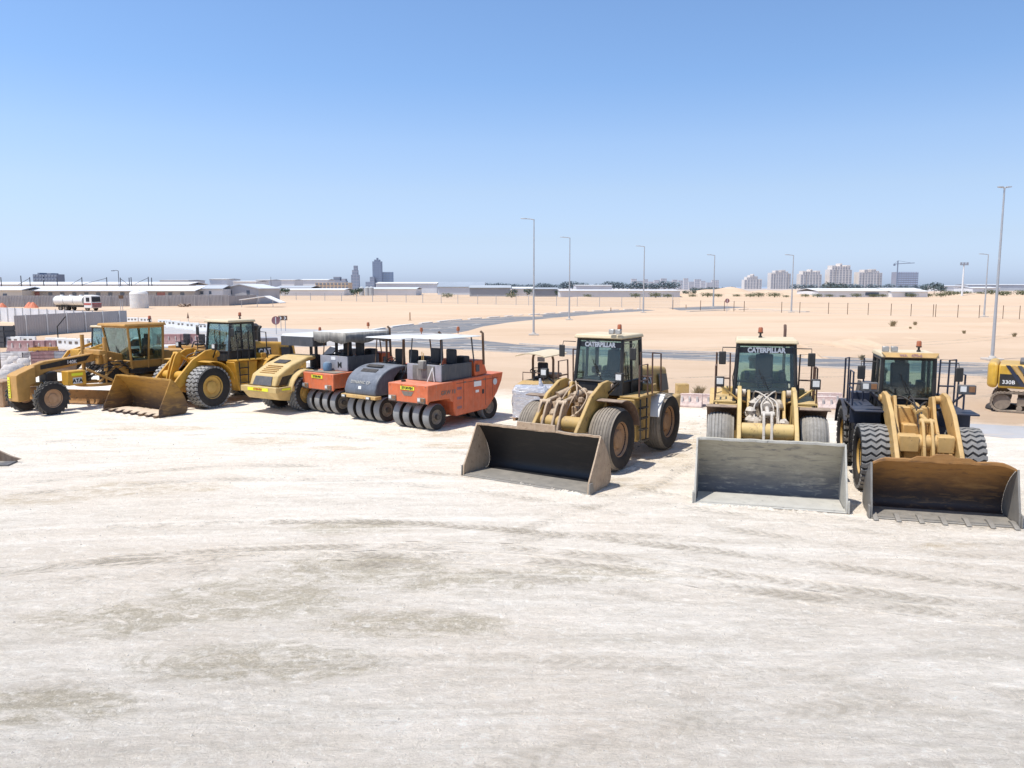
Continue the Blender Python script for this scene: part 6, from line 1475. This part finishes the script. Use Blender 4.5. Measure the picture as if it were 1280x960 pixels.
tn.bump(tn.noise(tn.mapping(co, (1, 1, 3)), 4, 6, .7, 1.5), .8, .06); M['film'] = m
q.build('film_wrapping', 'film', t, smooth=25)
q = MB(); q.tube([(.45, .1, 1.3), (.40, .0, 1.62)], .12, 7, .04); q.build('film_knot', 'film', t)
# white and grey film sheet hanging on a second load behind
q = MB(); q.cbox((0, 0, .62), (1.0, .9, 1.2)); o = q.build('wrapped_pallet', 'film', None, bevel=.08); o.location = (1.75, 33.0, 0); tag(o, 'lower grey film wrapped load behind the loader front tyre', 'pallet')

# small roller with curved canopy
def small_roller(loc, rz):
    t = thing('small_roller', 'small brown-framed roller with curved beige canopy behind the wrapped pallet', 'road roller', loc, rz)
    q = MB(); q.tube([(-.62, 0, .46), (.62, 0, .46)], .46, 30); q.build('drum', 'floorsteel', t)
    q = MB(); q.tube([(-.62, 2.0, .46), (.62, 2.0, .46)], .46, 30); q.build('drum', 'floorsteel', t)
    q = MB(); q.prism([(-.5, .75), (-.5, 1.15), (.2, 1.3), (1.9, 1.3), (2.5, 1.2), (2.5, .75), (1.6, .6), (.5, .6)], -.52, .52); q.build('body', 'khaki', t, bevel=.05)
    q = MB(); q.box(-.4, .4, 1.5, 2.3, 1.3, 1.5); q.build('engine_hood', 'fender_brown', t, bevel=.06)
    for sx in (-1, 1):
        q = MB(); q.tube([(sx * .5, 1.2, .9), (sx * .5, 1.2, 2.15), (sx * .46, 1.18, 2.32), (sx * .3, 1.15, 2.40), (0, 1.15, 2.42)], .055, 8); q.build('canopy_post', 'brownsteel', t)
    # roof sheet: arched across
    q = MB(); n = 12
    for i in range(n + 1):
        x = -.72 + 1.44 * i / n; z = 2.34 + .16 * math.cos((x / .72) * 1.35)
        q.v += [(x, .0, z - .04), (x, 2.1, z + .0), (x, 2.1, z + .04), (x, .0, z)]
        if i:
            a, b = 4 * i - 4, 4 * i
            for j in range(4): q.f.append([a + j, b + j, b + (j + 1) % 4, a + (j + 1) % 4]); q.mi.append(0)
    q.f += [[0, 1, 2, 3], [4 * n + 3, 4 * n + 2, 4 * n + 1, 4 * n]]; q.mi += [0, 0]; q.build('canopy', 'canopy_cream', t)
    q = MB(); q.box(-.12, .22, .9, .94, 2.08, 2.28); q.build('notice_plate', 'panelgrey', t)
    seat_at(t, 0, .95, 1.3); steer_at(t, 0, .45, 1.75)
    rail(t, [[(-.5, .3, 1.2), (-.5, .3, 1.65), (.5, .3, 1.65), (.5, .3, 1.2)]], .022)
small_roller((.75, 33.6, 0), R(-30))

# ---- excavator at the right edge
def excavator(loc, rz):
    t = thing('excavator', 'yellow tracked excavator cut off by the right edge of the photo', 'excavator', loc, rz)
    for sy in (-1, 1):
        y = sy * 1.1; L = 1.75; rr_ = .42; h0 = .44
        pts = [(-L + rr_ * math.cos(a), h0 + rr_ * math.sin(a)) for a in [R(90 + 15 * i) for i in range(13)]] + [(L + rr_ * math.cos(a), h0 + rr_ * math.sin(a)) for a in [R(-90 + 15 * i) for i in range(13)]]
        inn = [(-L + (rr_ - .07) * math.cos(a), h0 + (rr_ - .07) * math.sin(a)) for a in [R(90 + 15 * i) for i in range(13)]] + [(L + (rr_ - .07) * math.cos(a), h0 + (rr_ - .07) * math.sin(a)) for a in [R(-90 + 15 * i) for i in range(13)]]
        q = MB(); n = len(pts); a, b = y - .25, y + .25
        for p, w_ in zip(pts, inn): q.v += [(p[0], a, p[1]), (p[0], b, p[1]), (w_[0], b, w_[1]), (w_[0], a, w_[1])]
        for i in range(n):
            k, k2 = 4 * i, 4 * ((i + 1) % n)
            for j in range(4): q.f.append([k + j, k2 + j, k2 + (j + 1) % 4, k + (j + 1) % 4]); q.mi.append(0)
        per = [(Vector((p[0], 0, p[1])), Vector((p2[0], 0, p2[1]))) for p, p2 in zip(pts, pts[1:] + pts[:1])]
        for p, p2 in per:
            d = (p2 - p); L_ = d.length; m_ = max(1, round(L_ / .17)); ang = -math.atan2(d.z, d.x)
            for s in range(m_):
                c = p + d * ((s + .5) / m_); q.cbox((c.x, y, c.z), (.05, .52, .05), ry=ang)
        tr_ = q.build('track', 'track', t, smooth=0)
        q = MB(); q.box(-1.2, 1.2, y - .16, y + .16, .28, .62); q.build('track_frame', 'track', t, bevel=.03)
        for x in (-1.75, 1.75): q = MB(); q.tube([(x, y - .14, .44), (x, y + .14, .44)], .33, 20); q.build('idler', 'track', t)
        for i in range(6): q = MB(); x = -1.1 + i * .44; q.tube([(x, y - .2, .19), (x, y + .2, .19)], .11, 12); q.build('roller', 'track', t)
    q = MB(); q.box(-.9, .9, -.9, .9, .5, .85); q.tube([(0, 0, .8), (0, 0, 1.0)], .75, 24); q.build('undercarriage', 'track', t)
    q = MB(); pl = [(-2.35 - .0, -.9), (-2.27, -1.15), (-1.95, -1.30), (-1.95, 1.30), (-2.27, 1.15), (-2.35, .9)]; q.prism(pl, 1.0, 2.1, 'z'); q.build('counterweight', 'excav', t, bevel=.16, seg=4)
    q = MB(); q.box(-1.93, 1.6, -1.28, 1.28, 1.02, 2.02); hs_ = q.build('house', 'excav', t, bevel=.06)
    q = MB(); q.box(-1.2, .5, -.9, .9, 2.0, 2.2); q.build('engine_cover', 'paneldark', t, bevel=.06)
    q = MB(); q.tube([(-.5, .2, 2.2), (-.55, .2, 2.45)], .06, 8); q.build('exhaust_pipe', 'brownsteel', t)
    q = MB(); q.box(-1.88, -.75, -1.295, -1.283, 1.12, 1.62); q.build('side_badge', 'black', hs_)
    text(hs_, 'lettering', '330B', .22, (-1.55, -1.30, 1.28), (R(90), 0, 0), 'white_text', .004)
    for k, (m_, x) in enumerate((('navy', -1.55), ('plate', -1.34), ('paneldark', -1.13))):
        q = MB(); q.add([(x + .45, -1.305 - .002 * k, 1.12), (x + .62, -1.305 - .002 * k, 1.12), (x + .02, -1.305 - .002 * k, 2.0), (x - .15, -1.305 - .002 * k, 2.0)], [(0, 1, 2, 3)]); q.build('stripe', 'arm_yellow' if m_ == 'plate' else m_, hs_, smooth=0)
    c_ = sub('cab', t, (1.4, -.75, 0)); c_.rotation_euler = (0, 0, R(90)); cab(c_, 0, -.85, .75, 1.05, 2.75, 1.0, .95, 'excav', 'excav', .5, .05, over=.08, beacon=None)
    q = MB(); q.prism([(1.3, 1.6), (2.2, 3.2), (3.4, 3.9), (5.4, 3.1), (5.3, 2.75), (3.5, 3.4), (2.6, 2.8), (1.8, 1.5)], -.0, .42, 'y'); q.build('boom', 'excav', t, bevel=.03)
    q = MB(); q.prism([(5.0, 3.3), (5.6, 3.3), (6.0, .9), (5.75, .8)], .04, .38, 'y'); q.build('stick', 'excav', t, bevel=.03)
    q = MB(); q.prism([(5.6, 1.0), (6.2, .9), (6.3, .3), (5.8, .05), (5.2, .25), (5.3, .5), (5.7, .35)], -.3, .7, 'y'); q.build('bucket', 'track', t, bevel=.02)
excavator((22.95, 33.75, 0), R(-33))
q = MB(); q.prism([(-.7, .02), (-.62, .25), (-.3, .42), (.1, .40), (.5, .3), (.5, .05)], -.35, .35, 'y'); o = q.build('dark_lump', 'tyre_side', None, bevel=.06); o.location = G(1252, 512); o.scale = (.8, 1, .8); tag(o, 'dark low lump on the sand before the excavator track', 'rubber')  # low dark lump lying on the ground

# ---- loose bucket reaching in at the left edge
t = thing('loose_bucket', 'rusty brown steel blade corner poking in at the left edge', 'blade', (-17.2, 23.6, 0), R(6))
q = MB(); q.prism([(0, .0), (-.06, .12), (.10, .42), (.34, .62), (.36, .60), (.15, .38), (.04, .12), (.06, .0)], -1.6, 1.55); q.build('blade', 'fender_brown', t, bevel=.01)
q = MB(); q.prism([(1.40, .02), (1.40, .60), (1.60, .60), (1.62, .42), (2.05, .20), (2.32, .10), (2.10, .03)], -.05, .03, 'y'); q.build('end_bit', 'fender_brown', t, bevel=.01)
q = MB(); q.prism([(1.0, .0), (2.2, .0), (2.2, .05), (1.0, .07)], -.55, .02, 'y'); q.build('cutting_edge', 'greysteel', t, bevel=.01)

# ---- machines and stores parked behind the grader
def backhoe(loc, rz, label, m='paneldark'):
    t = thing('backhoe_loader', label, 'backhoe', loc, rz)
    for sx in (-1, 1):
        truck_wheel(t, sx * .9, 0, .48, .32); truck_wheel(t, sx * .85, 2.1, .75, .45)
    q = MB(); q.box(-.42, .42, -.6, 1.2, .7, 1.35); q.build('hood', 'yellow', t, bevel=.06)
    q = MB(); q.box(-.55, .55, 1.0, 2.6, .6, 1.1); q.build('frame', 'black', t, bevel=.03)
    cab(t, 0, 1.15, 2.6, 1.05, 2.65, 1.35, 1.25, m, 'canopy_cream', .3, .12, 'glass', beacon=None)
    for sx in (-1, 1): q = MB(); q.prism([(1.1, 1.5), (1.1, 1.65), (-.6, 1.25), (-1.4, .4), (-1.3, .3), (-.5, 1.05)], sx * .6 - .05, sx * .6 + .05); q.build('arm', 'yellow', t)
    q = MB(); q.prism([(-1.9, .05), (-1.3, .05), (-1.25, .7), (-1.35, .8), (-1.38, .2), (-1.9, .1)], -1.1, 1.1); q.build('bucket', 'rustyellow', t)
    q = MB(); q.prism([(2.7, .9), (3.2, 2.9), (3.5, 2.9), (3.1, .8)], -.12, .12); q.build('boom', 'yellow', t, bevel=.02)
backhoe((G(105, 462).x, G(105, 462).y, 0), R(-25), 'small backhoe with grey cab behind the grader frame')
def light_truck(loc, rz, label, cm='white_paint'):
    t = thing('pickup_truck', label, 'truck', loc, rz)
    for sx in (-1, 1):
        for y in (0, 2.9): truck_wheel(t, sx * .8, y, .38, .24)
    q = MB(); q.prism([(-.8, .4), (-.85, .9), (-.7, 1.02), (.35, 1.1), (.95, 1.68), (2.0, 1.72), (2.15, 1.1), (3.7, 1.08), (3.75, .45)], -.88, .88); b = q.build('body', cm, t, bevel=.06, seg=3)
    q = MB(); q.hull8([(-.76, .36, 1.14), (.76, .36, 1.14), (.68, .92, 1.64), (-.68, .92, 1.64)], [(-.76, .32, 1.14), (.76, .32, 1.14), (.68, .88, 1.68), (-.68, .88, 1.68)]); q.build('windscreen', 'seat', b)
    for sx in (-1, 1):
        x0, x1 = sorted((sx * .875, sx * .89)); q = MB(); q.prism([(.55, 1.14), (1.0, 1.6), (1.95, 1.62), (2.02, 1.14)], x0, x1); q.build('window', 'seat', b)
        q = MB(); q.box(*sorted((sx * .5, sx * .8)), -.87, -.84, .72, .9); q.build('headlight', 'lens', b)
light_truck((G(400, 470).x, G(400, 470).y, 0), R(-60), 'white pickup truck half hidden behind the canvas-covered roller')
light_truck((G(150, 452).x, G(150, 452).y, 0), R(-70), 'white pickup truck behind the grader lift cylinders')
light_truck((G(288, 440).x, G(288, 440).y, 0), R(-50), 'pale pickup truck hidden behind the yellow loader cab', 'panelgrey')

def paver(loc, rz):
    t = thing('paving_machine', 'low yellow paving machine with dark seats behind the grader cab', 'paver', loc, rz)
    q = MB(); q.box(-1.2, 1.2, -1.5, 1.8, .4, 1.35); b = q.build('body', 'yellow_dark', t, bevel=.05)
    q = MB(); q.box(-1.15, -.1, -1.53, -1.51, .75, 1.30); q.build('side_badge', 'black', b)
    text(b, 'lettering', 'CAT', .42, (-.60, -1.54, 1.03), (R(90), 0, 0), 'white_text', .012)
    q = MB(); q.hull8([(-1.5, -3.0, .5), (1.5, -3.0, .5), (1.1, -1.6, .5), (-1.1, -1.6, .5)], [(-1.7, -3.1, 1.0), (1.7, -3.1, 1.0), (1.3, -1.6, 1.1), (-1.3, -1.6, 1.1)]); q.build('hopper', 'yellow_dark', t, bevel=.03)
    for sx in (-1, 1): q = MB(); q.box(*sorted((sx * 1.0, sx * 1.35)), -1.4, 1.8, .02, .6); q.build('track', 'track', t, bevel=.15)
    q = MB(); q.box(-1.2, 1.2, .2, 1.9, 1.35, 1.5); q.build('deck', 'yellow_dark', t)
    seat_at(t, -.6, 1.0, 1.5); seat_at(t, .6, 1.0, 1.5); steer_at(t, 0, .6, 2.0)
    q = MB(); q.tube([(.9, -.2, 1.3), (1.0, .0, 1.8), (1.5, .1, 1.9), (1.9, .2, 1.3)], .05, 8); q.build('hose', 'black', t)
    q = MB(); q.box(-1.4, 1.4, 1.9, 2.7, .1, .7); q.build('screed', 'black', t, bevel=.03)
p = G(228, 462); paver((p.x, p.y, 0), R(-18))

# sacks, pallets, drums behind the grader nose
rr = random.Random(31)
def sack(x, y, z, s, label):
    q = MB(); n, k = 14, 7
    for j in range(k + 1):
        ph = math.pi * j / k
        for i in range(n):
            a = 2 * math.pi * i / n; rad = math.sin(ph) ** .6 * (1 + rr.uniform(-.10, .10)); q.v.append((.55 * s * rad * math.cos(a), .45 * s * rad * math.sin(a), .38 * s * (1 - math.cos(ph)) * (1 + rr.uniform(-.05, .05))))
    for j in range(k):
        for i in range(n): q.f.append([j * n + i, j * n + (i + 1) % n, (j + 1) * n + (i + 1) % n, (j + 1) * n + i]); q.mi.append(0)
    o = q.build('sack', 'clothwhite', None, smooth=60); o.location = (x, y, z); tag(o, label, 'sack', 'white sacks heaped behind the grader nose')
for (px, py, s) in ((14, 470, 1.5), (22, 466, 1.3), (8, 462, 1.3), (30, 458, 1.2), (44, 453, 1.1), (18, 455, 1.2), (5, 474, 1.2), (52, 461, 1.0), (36, 449, 1.2), (60, 449, 1.0)):
    p = G(px, py); sack(p.x, p.y, 0, s * .62, 'white bulging sack in the heap behind the grader nose')
def crate(px, py, w_, d_, h_, m, label, rz=0):
    p = G(px, py); t = thing('crate', label, 'crate', p, rz); q = MB()
    for i in range(4):
        z = h_ * (i + .08) / 4; q.box(-w_ / 2, w_ / 2, -d_ / 2, -d_ / 2 + .04, z, z + h_ * .2); q.box(-w_ / 2, w_ / 2, d_ / 2 - .04, d_ / 2, z, z + h_ * .2); q.box(-w_ / 2, -w_ / 2 + .04, -d_ / 2, d_ / 2, z, z + h_ * .2); q.box(w_ / 2 - .04, w_ / 2, -d_ / 2, d_ / 2, z, z + h_ * .2)
    q.build('side_boards', m, t, smooth=0)
    q = MB()
    for sx in (-1, 1):
        for sy in (-1, 1): q.cbox((sx * (w_ / 2 - .06), sy * (d_ / 2 - .06), h_ / 2), (.08, .08, h_))
    q.box(-w_ / 2 + .05, w_ / 2 - .05, -d_ / 2 + .05, d_ / 2 - .05, .02, h_ * .8); q.build('frame', m, t, smooth=0)
crate(20, 452, 1.8, 1.3, .7, 'clothwhite', 'pale slatted crate behind the heap of white sacks')
crate(62, 455, 1.9, 1.2, .9, 'maroon', 'dusty maroon crate beside the sacks', .2)
crate(84, 455, 1.2, 1.0, .9, 'panelgrey', 'small grey crate left of the backhoe', .1)
crate(55, 447, 1.6, 1.1, .8, 'yellow', 'yellow crate between sacks and backhoe', -.1)
crate(0, 434, 1.9, 1.6, 1.9, 'paneldark', 'dark slatted skip at the left edge below the hoarding')
q = MB(); q.cbox((0, 0, .55), (1.0, 1.0, 1.1)); q.cbox((0, 0, 1.12), (1.1, 1.1, .08)); o = q.build('stone_block', 'rim_brown', None, bevel=.04); o.location = (-22.9, 35.4, 0); tag(o, 'brown weathered block at the left edge behind the grader wheel', 'block')
# bent black pipe post and thin pole at the left edge
p = G(73.5, 436); t = thing('bent_post', 'black post with slanted top arm in front of the near hoarding', 'post', p)
q = MB(); q.tube([(0, 0, 0), (0, 0, 1.9), (.75, 0, 2.75)], .05, 8); q.build('pole', 'black', t)
p = G(1.5, 470); t = thing('pipe_post', 'thin dark post with sloping strut at the left edge', 'post', p)
q = MB(); q.tube([(0, 0, 0), (0, 0, 3.1)], .035, 8); q.build('pole', 'brownsteel', t)
q = MB(); q.tube([(-.4, 0, 2.2), (.12, 0, 3.2)], .04, 6); q.build('strut', 'galv', t)
p = G(152.5, 398); t = thing('floodlight_post', 'small floodlight on twin thin legs at the end of the near hoarding', 'lamp', p); h = ZT(372, p.y)
q = MB(); q.tube([(-.12, 0, 0), (-.12, 0, h)], .05, 6); q.tube([(.22, 0, 0), (.22, 0, h)], .05, 6); q.build('legs_frame', 'galv', t)
q = MB(); q.cbox((.05, 0, h + .1), (.7, .3, .55)); q.build('lamp_head', 'brownsteel', t)
# traffic cones on the barrier line and orange heaps by the hoarding
for px, py in ((37, 384.5), (41.5, 384.8), (3, 386)):
    q = MB(); q.lathe([(.001, 0), (1.3, 0), (.8, .7), (.3, 1.3), (.001, 1.45)], (0, 0, 0), 9, 'z', False); o = q.build('orange_cover', 'orange', None, smooth=30); o.location = G(px, py); tag(o, 'small orange tarpaulin heap in front of the far hoarding', 'tarpaulin', 'orange heaps by the far hoarding')
# shade frame and scrap by the short hoarding
t = thing('shade_shelter', 'low shelter with pale sloping roof beside the gabled shed', 'shelter', (X(330, 205), 205, 0))
q = MB(); q.prism([(-6.5, 2.0), (0, 2.9), (4.0, 1.2), (4.0, 1.0), (0, 2.7), (-6.5, 1.8)], 0, 5, 'y'); q.build('roof', far(Wt, .05), t)
for x in (-6, -2, 2): q = MB(); q.tube([(x, .4, 0), (x, .4, 2.0)], .08, 6); q.build('post', 'galv', t)
t = thing('scrap_pile', 'brown pile of scrap by the short hoarding', 'scrap', G(225, 383.5)); 
q = MB(); 
for k in range(9): q.cbox((rr.uniform(-2.5, 2.5), rr.uniform(-.5, .5), rr.uniform(.2, .6)), (rr.uniform(.8, 2.2), .5, rr.uniform(.15, .5)), rr.uniform(0, 3), ry=rr.uniform(-.4, .4))
q.build('boards', 'fender_brown', t)
for p_ in list(_wheel.values()): pass
